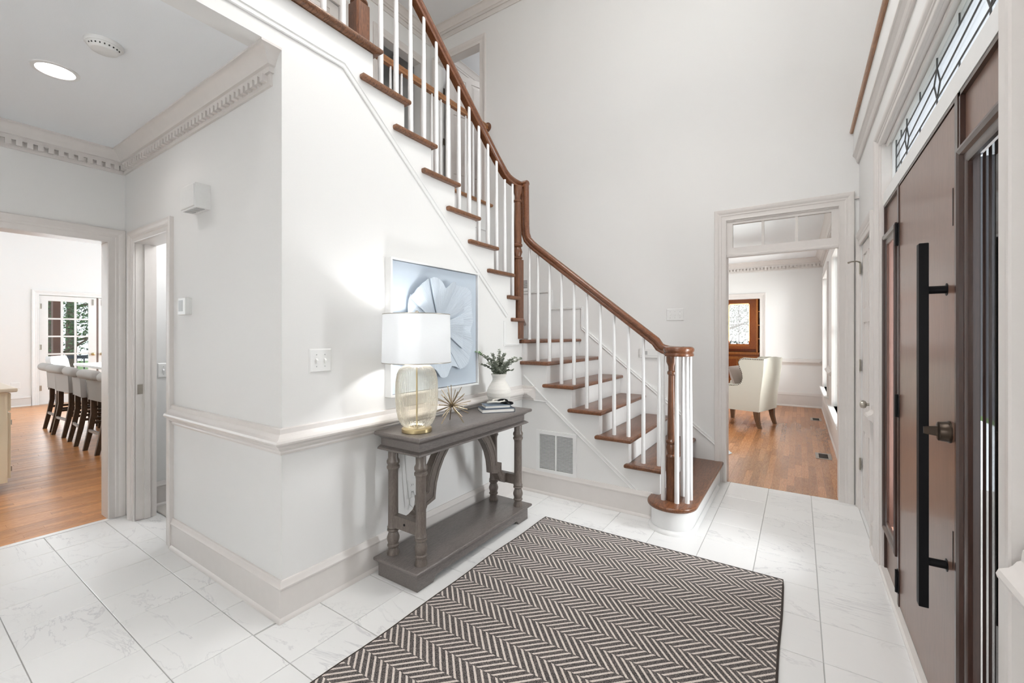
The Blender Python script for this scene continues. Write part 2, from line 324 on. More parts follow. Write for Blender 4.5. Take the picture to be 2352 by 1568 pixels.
# upper floor slab: landing and hall
sl = MB().box(-4.42, -2.2, 2.85, XC - .12, ny(16) - .04, 2.97).box(-4.42, ny(16) - .04, 2.75, -3.25, YB, 2.97)
uf = struct('floor', sl, M['wall'], 'upstairs hall floor edge with oak nosing', 'floor')
part(uf, 'floor_boards', MB().box(-4.30, -2.2, 2.97, XC - .05, ny(16) - .05, 3.0).box(-4.30, ny(16) - .05, 2.97, -3.28, YB, 3.0), M['upoak'])
nose = [(0, 0), (.03, 0), (.04, .008), (.043, .0175), (.04, .027), (.03, .035), (-.06, .035), (-.06, 0)]
part(uf, 'landing_nosing', MB().mould(nose, (XC, -2.2, 2.968), (XC, ny(16) - .03, 2.968), (1, 0, 0), 0, 1), M['tread_x'], True)
part(uf, 'landing_nosing', MB().mould(nose, (XC, ny(16) - .03, 2.968), (-3.25, ny(16) - .03, 2.968), (0, 1, 0), -1, 0), M['tread_x'], True)
part(uf, 'hall_nosing', MB().mould(nose, (-3.25, YB, 2.968), (-3.25, ny(16), 2.968), (1, 0, 0)), M['upoak'], True)
# wall beside the upper flight, below the upstairs hall
ws = struct('wall_stair', MB().box(-3.35, 1.3, 0, -3.25, YB, 2.75), M['wall'], 'wall beside the stair winders with low return grille', 'wall')
struct('wall_outer', MB().box(-4.42, YB + .12, 3.0, -4.30, 6.6, CEIL2).box(-2.6, YB + .12, 3, -2.5, 6.6, CEIL2).box(-4.42, 6.5, 3, -2.5, 6.6, CEIL2), M['wall'], 'upstairs bedroom walls seen through the upper doorway', 'wall')
struct('ceiling', MB().box(-4.42, YB + .12, 5.45, -2.5, 6.6, 5.5), M['ceil'], 'upstairs bedroom ceiling seen through the upper doorway', 'ceiling')
struct('floor', MB().box(-4.42, YB + .12, 2.9, -2.5, 6.6, 3.0), M['upoak'], 'upstairs bedroom floor beyond the upper doorway', 'floor')
struct('wall_closet', MB().box(-6.0, 3.2, 3, -5.9, 4.5, CEIL2).box(-6, 3.1, 3, -4.42, 3.2, CEIL2).box(-6, 4.42, 3, -4.46, 4.52, CEIL2).box(-6, 3.1, CEIL2, -4.42, 4.52, CEIL2 + .05), M['wall'], 'dim room walls behind the upstairs doorway', 'wall')

# ------------------------------------------------------------------ mouldings
BASE = [(0, 0), (.026, 0), (.026, .006), (.022, .015), (.015, .022), (.015, .148), (.019, .152), (.020, .160), (.014, .170), (.012, .182), (.008, .190), (0, .190)]
CHAIR = [(0, 0), (.010, .0), (.014, .010), (.012, .018), (.020, .024), (.030, .034), (.032, .042), (.040, .046), (.052, .056), (.054, .064), (.050, .074), (.036, .080), (.030, .086), (.024, .096), (.018, .100), (.016, .122), (.010, .125), (0, .125)]
CZ = .785
def base_run(name, label, runs, prof=BASE, z=0, mat='trim', kids=None):
    t = thing(name, label, 'baseboard' if prof is BASE else 'moulding', runs[0][0][:2] + (z,), kind='structure')
    for p0, p1, out, m0, m1 in runs:
        part(t, 'baseboard' if prof is BASE else 'moulding', MB().mould(prof, (p0[0], p0[1], z), (p1[0], p1[1], z), out, m0, m1), M[mat], True, ang=30)
    return t
base_run('baseboard_left', 'white baseboard along the console wall and hall wall', [
    ((-3.318, YH), (XC, YH), (0, -1, 0), 0, 1), ((XC, YH), (XC, YP), (1, 0, 0), -1, -1), ((XC, YP), (-.90, YP), (0, -1, 0), 1, 0)])
base_run(tname(), 'moulded chair rail wrapping the hall wall and console wall', [
    ((-3.325, YH), (XC, YH), (0, -1, 0), 0, 1), ((XC, YH), (XC, YP), (1, 0, 0), -1, -1), ((XC, YP), (-1.90, YP), (0, -1, 0), 1, -1)], CHAIR, CZ)
base_run('baseboard_right', 'white baseboard by the front door', [((XD, -2.2), (XD, 1.325), (-1, 0, 0), 0, 0), ((XD, 3.39), (XD, 3.54), (-1, 0, 0), 0, 0)])
base_run(tname(), 'moulded chair rail on the wall beside the front door', [((XD, -2.2), (XD, 1.325), (-1, 0, 0), 0, 0)], CHAIR, CZ)
base_run(tname(), 'short chair rail piece between closet and front door', [((XD, 3.39), (XD, 3.54), (-1, 0, 0), 0, 0)], CHAIR, CZ)
# casing: profile (out, across) with across measured from the opening edge outward
CAS = [(0, 0), (.012, 0), (.014, .006), (.012, .012), (.012, .040), (.016, .046), (.016, .060), (.020, .066), (.024, .076), (.026, .086), (.026, .098), (.022, .102), (0, .102)]
def casing(name, label, o, ax, out, a0, a1, zt, z0=0, w=1.0, kind='structure', sides=(1, 1), mat='trim', wh=None):
    """opening from a0 to a1 along ax (from origin o), head at zt"""
    o, ax, out = Vector(o), Vector(ax), Vector(out)
    t = thing(name, label, 'door casing', tuple(o + ax*((a0+a1)/2) + Zv*z0), kind=kind)
    wh = wh or w
    def member(p0, p1, across, c0, c1, w, k):
        n = len(CAS); d = (p1-p0).normalized(); mb = MB()
        vs = [p0 + out*q + across*(u*w) - d*(c0*u*k) for q, u in CAS] + [p1 + out*q + across*(u*w) + d*(c1*u*k) for q, u in CAS]
        mb.add(vs, [tuple(range(n))[::-1], tuple(range(n, 2*n))] + [(i, (i+1) % n, n+(i+1) % n, n+i) for i in range(n)]); return mb
    if sides[0]: part(t, 'side_casing', member(o + ax*a0 + Zv*z0, o + ax*a0 + Zv*zt, -ax, 0, 1, w, wh), M[mat], True, ang=25)
    if sides[1]: part(t, 'side_casing', member(o + ax*a1 + Zv*z0, o + ax*a1 + Zv*zt, ax, 0, 1, w, wh), M[mat], True, ang=25)
    part(t, 'head_casing', member(o + ax*a0 + Zv*zt, o + ax*a1 + Zv*zt, Zv, 1, 1, wh, w), M[mat], True, ang=25)
    return t
t = casing(tname(), 'wide moulded casing around the kitchen opening', (XK, 0, 0), (0, 1, 0), (1, 0, 0), -1.5, 1.0, 2.035, w=.98)
part(t, 'jamb', MB().box(XK - .145, 1.0, 0, XK + .002, 1.012, 2.05), M['trim']); part(t, 'jamb', MB().box(XK - .145, -1.5, 2.035, XK + .002, 1.0, 2.047), M['trim'])
t = casing(tname(), 'moulded casing around the narrow side doorway in the hall', (0, YH, 0), (1, 0, 0), (0, -1, 0), -4.02, -3.405, 2.02, w=.85)
part(t, 'jamb', MB().box(-4.032, YH - .002, 0, -4.02, YH + .125, 2.03), M['trim']); part(t, 'jamb', MB().box(-3.405, YH - .002, 0, -3.393, YH + .125, 2.03), M['trim']); part(t, 'jamb', MB().box(-4.02, YH - .002, 2.02, -3.405, YH + .125, 2.032), M['trim'])
part(t, 'door_stop', MB().box(-4.02, YH + .05, 0, -4.006, YH + .085, 2.02), M['trim'])
part(t, 'strike_plate', MB().box(-4.0205, YH + .012, .92, -4.017, YH + .042, .99), M['nickel'])
# small room behind the side doorway
struct('wall_powder_room', MB().box(XK, 2.3, 0, -3.0, 2.4, 2.6).box(-3.1, YH + .12, 0, -3.0, 2.4, 2.6), M['wall'], 'pale wall of the small room behind the side doorway', 'wall')
struct('ceiling', MB().box(XK, YH + .12, 2.6, -3.0, 2.4, 2.65), M['ceil'], 'ceiling of the small room behind the side doorway', 'ceiling')
struct('floor', MB().box(XK, YH + .001, -.03, -3.0, 2.4, -.002), M['marble'], 'stone threshold and floor of the small side room', 'floor')
base_run('baseboard_side_room', 'white baseboard in the small side room', [((XK, 2.3), (-3.1, 2.3), (0, -1, 0), 1, 0), ((XK, YH + .12), (XK, 2.3), (1, 0, 0), 0, -1)])
top('bath_mat', MB().slab([(-4.19, YH + .15), (-3.5, YH + .15), (-3.5, 1.9), (-4.19, 1.9)], 0, .012, .005, 1), plain('speckled_mat', (.55, .52, .49), .95, bump=1, bscale=160), 'speckled grey mat just inside the narrow side doorway', 'mat')

# crown with dentils in the hall
CROWN = [(0, -.155), (.012, -.155), (.012, -.148), (.011, -.142), (.011, -.098), (.024, -.098), (.024, -.072), (.036, -.068), (.042, -.058), (.046, -.05), (.052, -.044), (.060, -.030), (.072, -.018), (.086, -.010), (.092, -.010), (.092, 0), (0, 0)]
def crown(name, label, z, runs, dent=True, pitch=.048, mat='trim', sc=1.0, joined=False):
    t = thing(name, label, 'crown moulding', (runs[0][0][0], runs[0][0][1], z - .155*sc), kind='structure')
    P = [(a*sc, b*sc) for a, b in CROWN]; dm = None; dj = MB()
    for p0, p1, out, m0, m1, dn in runs:
        part(t, 'crown_run', MB().mould(P, (p0[0], p0[1], z), (p1[0], p1[1], z), out, m0, m1), M[mat], True, ang=30)
        if dent and dn:
            p0v, p1v, ov = V(p0[0], p0[1], z), V(p1[0], p1[1], z), Vector(out); d = (p1v-p0v); L = d.length; d.normalize(); n = int(L/(pitch*sc))
            for i in range(n + 1):
                c = p0v + d*(i*pitch*sc + .012*sc)
                if (c - p0v).length > L + .01: continue
                w2, q0, q1, u0, u1 = .0135*sc, .010*sc, .0345*sc, -.132*sc, -.098*sc
                b = MB(); vs = [c + d*a + ov*o + Zv*u for u in (u0, u1) for a, o in ((-w2, q0), (w2, q0), (w2, q1), (-w2, q1))]
                b.add(vs, [(0, 3, 2, 1), (4, 5, 6, 7), (0, 1, 5, 4), (1, 2, 6, 5), (2, 3, 7, 6), (3, 0, 4, 7)])
                if joined: dj.add(b.v, b.f)
                else: part(t, 'dentil', b, M[mat])
    if joined and dj.v: part(t, 'dentil_band', dj, M[mat], kind='stuff')
    return t
crown(tname(), 'dentil crown moulding around the hall ceiling', H1, [
    ((XK, -.6), (XK, YH), (1, 0, 0), 0, -1, 1), ((XK, YH), (-2.132, YH), (0, -1, 0), 1, 1, 1), ((-2.132, YH), (-2.132, YH + .0), (1, 0, 0), -1, 0, 0) if 0 else ((-2.132, YH), (-2.132, YH + .001), (1, 0, 0), -1, 0, 0)])
# plain crown upstairs
crown(tname(), 'plain crown moulding at the high foyer ceiling', CEIL2, [((-4.30, YB), (.545, YB), (0, -1, 0), 1, 0, 0), ((-4.30, -2.2), (-4.30, YB), (1, 0, 0), 0, -1, 0)], dent=False, sc=1.05)
crown(tname(), 'crown moulding in the upstairs bedroom', 5.45, [((-4.30, 6.5), (-2.6, 6.5), (0, -1, 0), 1, 0, 0), ((-4.30, YB + .12), (-4.30, 6.5), (1, 0, 0), 0, -1, 0)], dent=False)
# skirt panel mouldings on the console wall plane
def strip(path, plane, w=.030, name='panel_moulding'):
    """thin double bead moulding following a 2D path (a, z) on a wall plane; plane=('x',val,+1) or ('y',val,-1)"""
    ax, val, sg = plane; out = V(sg, 0, 0) if ax == 'x' else V(0, sg, 0)
    P = [V(val, a, z) if ax == 'x' else V(a, val, z) for a, z in path]
    prof = [(-w/2, 0), (-w/2, .006), (-w/2 + .005, .009), (-w/2 + .010, .006), (w/2 - .010, .006), (w/2 - .005, .011), (w/2, .008), (w/2, 0)]
    rings = []
    for i, p in enumerate(P):
        d0 = (P[i] - P[i-1]).normalized() if i else (P[1]-P[0]).normalized(); d1 = (P[i+1]-P[i]).normalized() if i < len(P)-1 else d0
        n0 = out.cross(d0); n1 = out.cross(d1); m = (n0 + n1).normalized(); k = 1/max(.4, m.dot(n0))
        rings.append([p + m*(a*k) + out*o for a, o in prof])
    return MB().loft(rings)
part(wall_left, 'stringer_moulding', strip([(-2.2, 2.800), (1.432, 2.800), (2.99, 1.513)], ('x', XC, 1), .034), M['white'], False)
part(wall_left, 'panel_moulding', strip([(2.955, 1.47), (2.955, 1.268), (3.17, 1.268)], ('x', XC, 1), .018), M['white'])

# ------------------------------------------------------------------ staircase
st = thing('staircase', 'white staircase with oak treads winding up to the second floor', 'staircase', (-1.4, 3.8, 0))
TH = .032; YO = 3.195; rise_mat = M['white']
# lower flight treads
C0 = (-.745, 3.165)
def arc(c, r, a0, a1, n): return [(c[0] + r*math.cos(R(a0 + (a1-a0)*i/n)), c[1] + r*math.sin(R(a0 + (a1-a0)*i/n))) for i in range(n + 1)]
o1 = [(-.578, YB - .002)] + arc(C0, .167, 0, -180, 18) + [(-.912, 3.225), (nx(2) - .04, 3.225), (nx(2) - .04, YB - .002)]
part(st, 'tread', MB().slab(o1, RISE - TH, RISE, .012), M['tread_y'], True, ang=50)
dr = [(-.605, YB - .002)] + arc(C0, .140, 0, -180, 20) + [(-.885, 3.32), (-.7, YB - .002)]
part(st, 'bullnose_riser', MB().prism(dr, 'z', 0, RISE - TH), rise_mat, True, ang=30)
sh = [];
for r0, z in ((.160, 0), (.160, .012), (.150, .024), (.141, .028)): sh.append([V(*p, z) for p in [(-.745 + r0, 4.2)] + arc(C0, r0, 0, -180, 20) + [(-.745 - r0, 3.20)]] )
mb = MB(); n = len(sh[0])
mb.add([p for r_ in sh for p in r_], [(j*n + i, j*n + i + 1, (j+1)*n + i + 1, (j+1)*n + i) for j in range(3) for i in range(n-1)]); part(st, 'shoe_moulding', mb, M['white'], True)
part(st, 'scotia', MB().prism([(-.595, YB - .002)] + arc(C0, .150, 0, -180, 20) + [(-.895, 3.32), (-.7, YB - .002)], 'z', RISE - TH - .012, RISE - TH + .001), rise_mat, True, ang=30)
for k in range(2, 7):
    x1, x0 = nx(k), nx(k+1) - .035
    part(st, 'tread', MB().slab([(x1, YB - .002), (x1, YO), (x0 - .02, YO), (x0 - .02, YP + .03), (x0, YP + .03), (x0, YB - .002)], RISE*k - TH, RISE*k, .012), M['tread_y'], True, ang=50)
for k in range(2, 8):
    part(st, 'riser', MB().box(nx(k) - .05, YP + .03, RISE*(k-1), nx(k) - .03, YB - .002, RISE*k - TH + .001), rise_mat)
# winders pivot on the corner newel
PV = (-2.07, 3.22); WX0, WY1 = -3.25, YB - .002
x7 = nx(7)
part(st, 'tread', MB().slab([(x7, WY1), (x7, YO), (-2.03, YO), (-2.09, 3.24), (-2.9, WY1)], RISE*7 - TH, RISE*7, .012), M['tread_y'], True, ang=50)
a8 = [(-2.02, 3.19), (-2.02, 3.06), (-2.12, 3.06), (WX0, 3.5), (WX0, WY1), (-2.70, WY1), (-2.03, 3.235)]
part(st, 'tread', MB().slab([(-2.015, 3.225), (-2.015, 3.05), (-2.16, 3.05), (WX0, 3.72), (WX0, WY1), (-2.72, WY1)], RISE*8 - TH, RISE*8, .010), M['tread_y'], True, ang=50)
part(st, 'tread', MB().slab([(-2.010, 3.165), (-2.010, 2.99), (-2.16, 2.99), (WX0, 2.99), (WX0, 3.90)], RISE*9 - TH, RISE*9, .010), M['tread_x'], True, ang=50)
part(st, 'riser', MB().prism([(-2.05, 3.20), (-2.75, WY1), (-2.77, WY1), (-2.07, 3.20)], 'z', RISE*7, RISE*8 - TH + .001), rise_mat)
part(st, 'riser', MB().prism([(-2.045, 3.135), (WX0, 3.87), (WX0, 3.85), (-2.05, 3.115)], 'z', RISE*8, RISE*9 - TH + .001), rise_mat)
for k in range(10, 16):
    y1, y0 = ny(k), ny(k+1) - .035
    part(st, 'tread', MB().slab([(-2.008, y1), (WX0, y1), (WX0, y0), (-2.05, y0), (-2.05, y0 - .085), (-2.008, y0 - .085)], RISE*k - TH, RISE*k, .012), M['tread_x'], True, ang=50)
for k in range(10, 17):
    part(st, 'riser', MB().box(WX0, ny(k) - .05, RISE*(k-1), XC - .12, ny(k) - .03, RISE*k - TH + .001), rise_mat)
# closed soffit under the flights so nothing shows hollow
pp = [(-.90, 0), (-.90, RISE - TH - .012)]
for k in range(2, 8): pp += [(nx(k) - .03, RISE*(k-1) - TH + .001), (nx(k) - .03, RISE*k - TH + .001)]
pp += [(XC - .1, RISE*7 - TH + .001), (XC - .1, 0)]
sp = part(st, 'side_panel', MB().prism(pp, 'y', YP, YP + .03), M['wall'])
part(st, 'side_moulding', strip([(-1.79, .785), (-.985, .148)], ('y', YP, -1), .034), M['white'])
part(st, 'side_moulding', strip([(-2.03, .792), (-1.79, .785)], ('y', YP, -1), .008), M['white'])
part(st, 'side_moulding', strip([(-2.02, 1.00), (-1.79, .797)], ('y', YP, -1), .010), M['white'])
# wall skirt on the tall back wall: sloped along the flight, stepped at the winders
sk = MB().prism([(-.64, .02), (-.64, .36), (-1.98, 1.445), (-1.98, 1.66), (-2.36, 1.66), (-2.36, 1.86), (-3.25, 1.86), (-3.25, 1.2), (-1.9, .8)], 'y', YB - .016, YB - .001)
part(st, 'wall_skirt', sk, M['white'])
part(st, 'skirt_moulding', strip([(-.645, .345), (-1.985, 1.430)], ('y', YB - .016, -1), .030), M['white'])
part(st, 'skirt_moulding', strip([(-1.985, 1.430), (-1.985, 1.655), (-2.36, 1.655), (-2.36, 1.855), (-3.2, 1.855)], ('y', YB - .016, -1), .022), M['white'])
part(st, 'skirt_moulding', strip([(4.38, 2.66), (3.05, 2.66), (1.9, 3.6)][:2], ('x', -3.25, 1), .02), M['white'])
part(st, 'skirt_moulding', strip([(3.85, 2.62), (3.85, 2.2)], ('x', -3.25, 1), .02), M['white'])

# ------------------------------------------------------------------ stair railing
rl = thing('stair_railing', 'oak handrail with turned newels and slim white balusters', 'railing', (-.75, 3.17, RISE))
RP = [(-.022, -.034), (.022, -.034), (.026, -.028), (.026, -.018), (.020, -.010), (.028, 0), (.032, .010), (.030, .022), (.020, .031), (.008, .034), (-.008, .034), (-.020, .031), (-.030, .022), (-.032, .010), (-.028, 0), (-.020, -.010), (-.026, -.018), (-.026, -.028)]
YR, XR = 3.30, -2.09
def zt1(x): return 1.366 + (-.916 - x)*.785 - .034*1.27
# path of lower rail: from the gooseneck down to the volute
ZV = 1.236
path = []
zg = zt1(-1.86)
gp = [(-2.04, 2.695), (-2.04, 2.33), (-2.037, 2.26), (-2.02, 2.205), (-1.985, 2.165), (-1.94, 2.125)]
z94 = zt1(-1.94); gp = [(a, b + (z94 - 2.125)*(0 if i == 0 else 1)) for i, (a, b) in enumerate(gp)]
path += [(a, YR - .02 + .02*min(1, i/4), b) for i, (a, b) in enumerate(gp)]
x = -1.80
while x < -.92: path.append((x, YR, zt1(x))); x += .12
xe = -.90; ze = zt1(xe)
path += [(-.895, YR, zt1(-.895)), (-.865, YR, ZV + .028), (-.835, YR, ZV + .012), (-.80, YR, ZV + .003), (-.76, YR, ZV)]
VC = (-.722, 3.205)
for i in range(1, 27):
    a = 90 - 17*i; r_ = .095 - .0022*i
    path.append((VC[0] + r_*math.cos(R(a)), VC[1] + r_*math.sin(R(a)), ZV))
part(rl, 'lower_handrail', MB().sweep(RP, path, (0, -1, 0)), M['rail'], True, ang=50)
part(rl, 'volute_cap', MB().lathe([(.075, -.034), (.078, -.02), (.072, -.01), (.08, .005), (.082, .02), (.075, .030), (.05, .034), (.0, .035)], (VC[0], VC[1], ZV - .001), 28), M['rail'], True)
def zt2(y): return 2.846 + (2.923 - y)*.815 - .034*1.29
up_path = [(XR, y, zt2(y)) for y in (.9, 1.4, 1.9, 2.4, 2.80, 2.90)] + [(XR, 2.96, zt2(2.96) + .006), (XR, 3.02, 2.735), (XR, 3.08, 2.708), (XR, 3.15, 2.697), (XR, 3.20, 2.695)]
part(rl, 'upper_handrail', MB().sweep(RP, up_path, (1, 0, 0)), M['rail_y'], True, ang=50)
part(rl, 'rail_turn', MB().sweep(RP, [(XR, 3.17, 2.695), (XR, 3.25, 2.695), (XR + .006, 3.272, 2.695), (XR + .02, 3.28, 2.695), (-2.012, 3.28, 2.695)], (1, 0, 0)), M['rail'], True, ang=50)
NEW = [(.030, 0), (.030, .14), (.034, .15), (.026, .165), (.036, .185), (.038, .205), (.030, .222), (.036, .232), (.036, .245), (.026, .26), (.027, .30), (.022, .78), (.0205, .84), (.028, .85), (.028, .865), (.020, .875), (.022, .905), (.032, .925), (.034, .945), (.034, .97)]
# bottom newel: square-ish turned post on the bullnose
nwl = MB().lathe([(.038, RISE), (.038, RISE + .30), (.041, RISE + .31), (.030, RISE + .325), (.036, RISE + .35), (.041, RISE + .372), (.034, RISE + .395), (.040, RISE + .405), (.040, RISE + .418), (.028, RISE + .43), (.030, RISE + .46), (.0225, RISE + .88), (.030, RISE + .89), (.030, RISE + .905), (.022, RISE + .915), (.024, RISE + .945), (.036, RISE + .975), (.036, RISE + 1.02)], (-.750, 3.170, 0), 20)
part(rl, 'newel_post', nwl, M['newel'], True, ang=35)
def chamfer_post(x, y, z0, z1, a, c): return MB().prism([(x-a+c, y-a), (x+a-c, y-a), (x+a, y-a+c), (x+a, y+a-c), (x+a-c, y+a), (x-a+c, y+a), (x-a, y+a-c), (x-a, y-a+c)], 'z', z0, z1)
mid = chamfer_post(XR + .02, 3.205, 1.32, 2.015, .042, .010)
mid.lathe([(.034, 2.015), (.044, 2.028), (.044, 2.036), (.030, 2.046), (.036, 2.065), (.043, 2.085), (.036, 2.11), (.030, 2.125), (.043, 2.135), (.043, 2.15), (.034, 2.158), (.036, 2.18), (.028, 2.52), (.036, 2.528), (.036, 2.54), (.026, 2.55), (.027, 2.58), (.038, 2.61), (.040, 2.63), (.040, 2.665)], (XR + .02, 3.205, 0), 20)
part(rl, 'newel_post', mid, M['newel'], True, ang=35)
unp = chamfer_post(-2.13, 1.600, 3.0, 3.26, .046, .010).lathe([(.034, 3.26), (.05, 3.275), (.05, 3.285), (.034, 3.295), (.04, 3.32), (.048, 3.34), (.036, 3.37), (.030, 3.8), (.04, 3.83), (.03, 3.86), (.042, 3.96)], (-2.13, 1.60, 0), 18)
part(rl, 'newel_post', unp, M['newel'], True, ang=35)
def baluster(x, y, z0, z1, par, rb=.0165, rt=.0105): part(par, 'baluster', MB().lathe([(rb, z0), (rb*.97, z0 + (z1-z0)*.35), (rt, z1)], (x, y, 0), 10), M['baluster'], True)
for i in range(10):
    x = -.872 - .1162*i; k = 2 + i//2
    baluster(x, YR, RISE*k, zt1(x) - .030, rl)
baluster(-2.005, YR, RISE*7, zt1(-1.97) - .0, rl)
for x, y in ((-.800, 3.140), (-.705, 3.125), (-.700, 3.290), (-.645, 3.165), (-.640, 3.245)): baluster(x, y, RISE, ZV - .025, rl)
y = 3.134; i = 0
for i, y in enumerate([3.134 - .1185*j for j in range(13)]):
    k = 9 if y > ny(10) else min(16, int((ny(10) - y)/RUN) + 10)
    baluster(XR + .012, y, RISE*k, zt2(y) - .034 if y < 2.95 else 2.67, rl)
# upstairs guard along the landing (towards the viewer) and along the hall
part(rl, 'landing_handrail', MB().sweep(RP, [(-2.13, 1.58, 3.93), (-2.13, -2.19, 3.93)], (-1, 0, 0)), M['rail'], True, ang=50)
for j in range(14): baluster(-2.105, 1.475 - .118*j, 3.0, 3.91, rl)
ur = thing('balcony_railing', 'upstairs oak hall rail with short row of white balusters', 'railing', (-3.30, 3.0, 3.0))
part(ur, 'handrail', MB().sweep(RP, [(-3.30, 1.55, 3.99), (-3.30, YB - .012, 3.99)], (1, 0, 0)), M['upoak'], True, ang=50)
part(ur, 'wall_rosette', MB().lathe([(.0, 0), (.062, 0), (.062, .006), (.054, .012), (.0, .016)], (-3.30, YB - .001, 3.99), 24, ax=(0, -1, 0)), M['rail'], True)
for j in range(19): baluster(-3.30, 1.70 + .142*j, 3.0, 3.965, ur, .0155, .010)

# ------------------------------------------------------------------ doors and windows of the foyer
def panel_door(par, o, ax, out, w, h, mat, z0=.0, t=.035, face=(1,), cols=2, rows=((.12, .62), (.74, 1.42), (1.52, 1.92)), sc=1.0):
    """raised panel door slab: stiles as one slab plus recessed and raised panels"""
    o, ax, out = Vector(o), Vector(ax), Vector(out)
    def P(a, q, z): return o + ax*a + out*q + Zv*z
    def blk(a0, a1, q0, q1, b0, b1):
        m = MB(); return m.add([P(a, q, z) for z in (b0, b1) for a, q in ((a0, q0), (a1, q0), (a1, q1), (a0, q1))], [(0, 3, 2, 1), (4, 5, 6, 7), (0, 1, 5, 4), (1, 2, 6, 5), (2, 3, 7, 6), (3, 0, 4, 7)])
    core = blk(0, w, -t + .008, -.008, z0, h)
    part(par, 'door_core', core, mat)
    st_ = .11*sc; gap = .09*sc; pw = (w - 2*st_ - (cols-1)*gap)/cols
    fr_ = MB(); cuts = [(r0*h/2.0, r1*h/2.0) for r0, r1 in rows]
    for a0, a1 in [(0, st_), (w - st_, w)] + [(st_ + pw*(i+1) + gap*i, st_ + (pw + gap)*(i+1)) for i in range(cols-1)]:
        m = blk(a0, a1, -t, 0, z0, h); fr_.add(m.v, m.f)
    zs = [z0] + [z for c in cuts for z in c] + [h]
    for i in range(0, len(zs), 2):
        for c in range(cols):
            m = blk(st_ + c*(pw+gap), st_ + c*(pw+gap) + pw, -t, 0, zs[i], zs[i+1]); fr_.add(m.v, m.f)
    part(par, 'door_frame', fr_, mat)
    for b0, b1 in cuts:
        for c in range(cols):
            a0 = st_ + c*(pw+gap) + .010; a1 = a0 + pw - .020; e = .035*sc
            for sgn, q in ((1, -.008), (-1, -t + .008)):
                m = MB().loft([[P(a0, q, b0+.01), P(a1, q, b0+.01), P(a1, q, b1-.01), P(a0, q, b1-.01)], [P(a0+e, q + sgn*.007, b0+.01+e), P(a1-e, q + sgn*.007, b0+.01+e), P(a1-e, q + sgn*.007, b1-.01-e), P(a0+e, q + sgn*.007, b1-.01-e)]])
                part(par, 'raised_panel', m, mat)
def hinge(par, c, ax, out, mat, hh=.09, w=.018):
    c, ax, out = Vector(c), Vector(ax), Vector(out)
    m = MB(); m.lathe([(.0065, -hh/2), (.0065, hh/2)], c + out*.006, 8)
    for s_ in (-1, 1):
        m.add([c + ax*(a*s_) + out*q + Zv*z for z in (-hh/2, hh/2) for a, q in ((0, 0), (w, 0), (w, .003), (0, .003))], [(0, 3, 2, 1), (4, 5, 6, 7), (0, 1, 5, 4), (1, 2, 6, 5), (2, 3, 7, 6), (3, 0, 4, 7)])
    part(par, 'hinge', m, mat, True)

# closet door beside the back corner
casing(tname(), 'moulded casing around the narrow closet door', (XD, 0, 0), (0, 1, 0), (-1, 0, 0), 3.64, 4.27, 2.045, w=.98)
cd = thing(dname(), 'narrow white panelled closet door with brass knob', 'door', (XD + .02, 3.95, 0), kind='structure')
panel_door(cd, (XD + .006, 3.645, 0), (0, 1, 0), (-1, 0, 0), .62, 2.04, M['trim'], .012, cols=2, sc=.75)
for z in (.36, 1.12, 1.87): hinge(cd, (XD - .002, 4.262, z), (0, 1, 0), (-1, 0, 0), M['nickel'])
part(cd, 'door_knob', MB().lathe([(.016, 0), (.016, .006), (.009, .012), (.009, .030), (.022, .036), (.027, .048), (.024, .060), (.012, .067), (0, .068)], (XD + .006, 3.70, .89), 18, ax=(-1, 0, 0)), M['nickel'], True)
part(cd, 'hinge_pin_stop', MB().tube([(XD - .010, 4.262, 1.915), (XD - .03, 4.235, 1.92), (XD - .065, 4.20, 1.915), (XD - .085, 4.18, 1.905)], [.006, .005, .005, .008], 8), M['nickel'], True)

# front door unit
XS = .41
dc = casing(tname(), 'white casing around the front door and transom', (XD, 0, 0), (0, 1, 0), (-1, 0, 0), 1.468, 3.275, 2.455, w=1.08, wh=.72)
part(dc, 'head_stop', MB().mould([(0, 0), (.008, 0), (.012, .006), (.012, .014), (0, .018)], (XD + .028, 1.448, 2.437), (XD + .028, 3.265, 2.437), (-1, 0, 0)), M['trim'])
part(dc, 'jamb_reveal', MB().box(XD - .002, 3.265, 0, XD + .078, 3.276, 2.47), M['trim']); part(dc, 'jamb_reveal', MB().box(XD - .002, 1.437, 0, XD + .078, 1.448, 2.47), M['trim']); part(dc, 'jamb_reveal', MB().box(XD + .0005, 1.448, 2.4552, XD + .078, 3.265, 2.472), M['trim'])
part(dc, 'transom_rail', MB().box(XS - .004, 1.448, 2.095, XD + .078, 3.265, 2.165), M['white'])
part(dc, 'threshold', MB().mould([(0, 0), (.016, 0), (.016, .014), (.008, .02), (-.16, .02), (-.16, 0)], (XD, 1.448, 0), (XD, 3.265, 0), (-1, 0, 0)), plain('marble_sill', (.78, .75, .72), .3, bscale=6))
fd = thing(dname(), 'dark walnut front door with a long black pull bar', 'door', (XS + .02, 2.35, .02), kind='structure')
DY0, DY1 = 1.895, 2.812
part(fd, 'door_slab', MB().box(XS, DY0 + .004, .028, XS + .045, DY1 - .004, 2.078), M['door'])
jm = MB().box(XS - .004, DY0 - .03, .02, XS + .046, DY0, 2.095).box(XS - .004, DY1, .02, XS + .046, DY1 + .03, 2.095).box(XS - .003, DY0, 2.082, XS + .046, DY1, 2.095)
part(fd, 'door_jamb', jm, M['doorframe']); part(fd, 'door_sweep', MB().box(XS + .001, DY0, .0195, XS + .04, DY1, .0278), M['doorframe'])
for z in (1.845, 1.005, .145): hinge(fd, (XS - .005, DY1 + .001, z), (0, 1, 0), (-1, 0, 0), M['black'], .11, .016)
pb = part(fd, 'pull_bar', MB().slab([(.3385, 1.983), (.3635, 1.983), (.3635, 2.017), (.3385, 2.017)], .432, 1.662, .002, 1), M['black'])
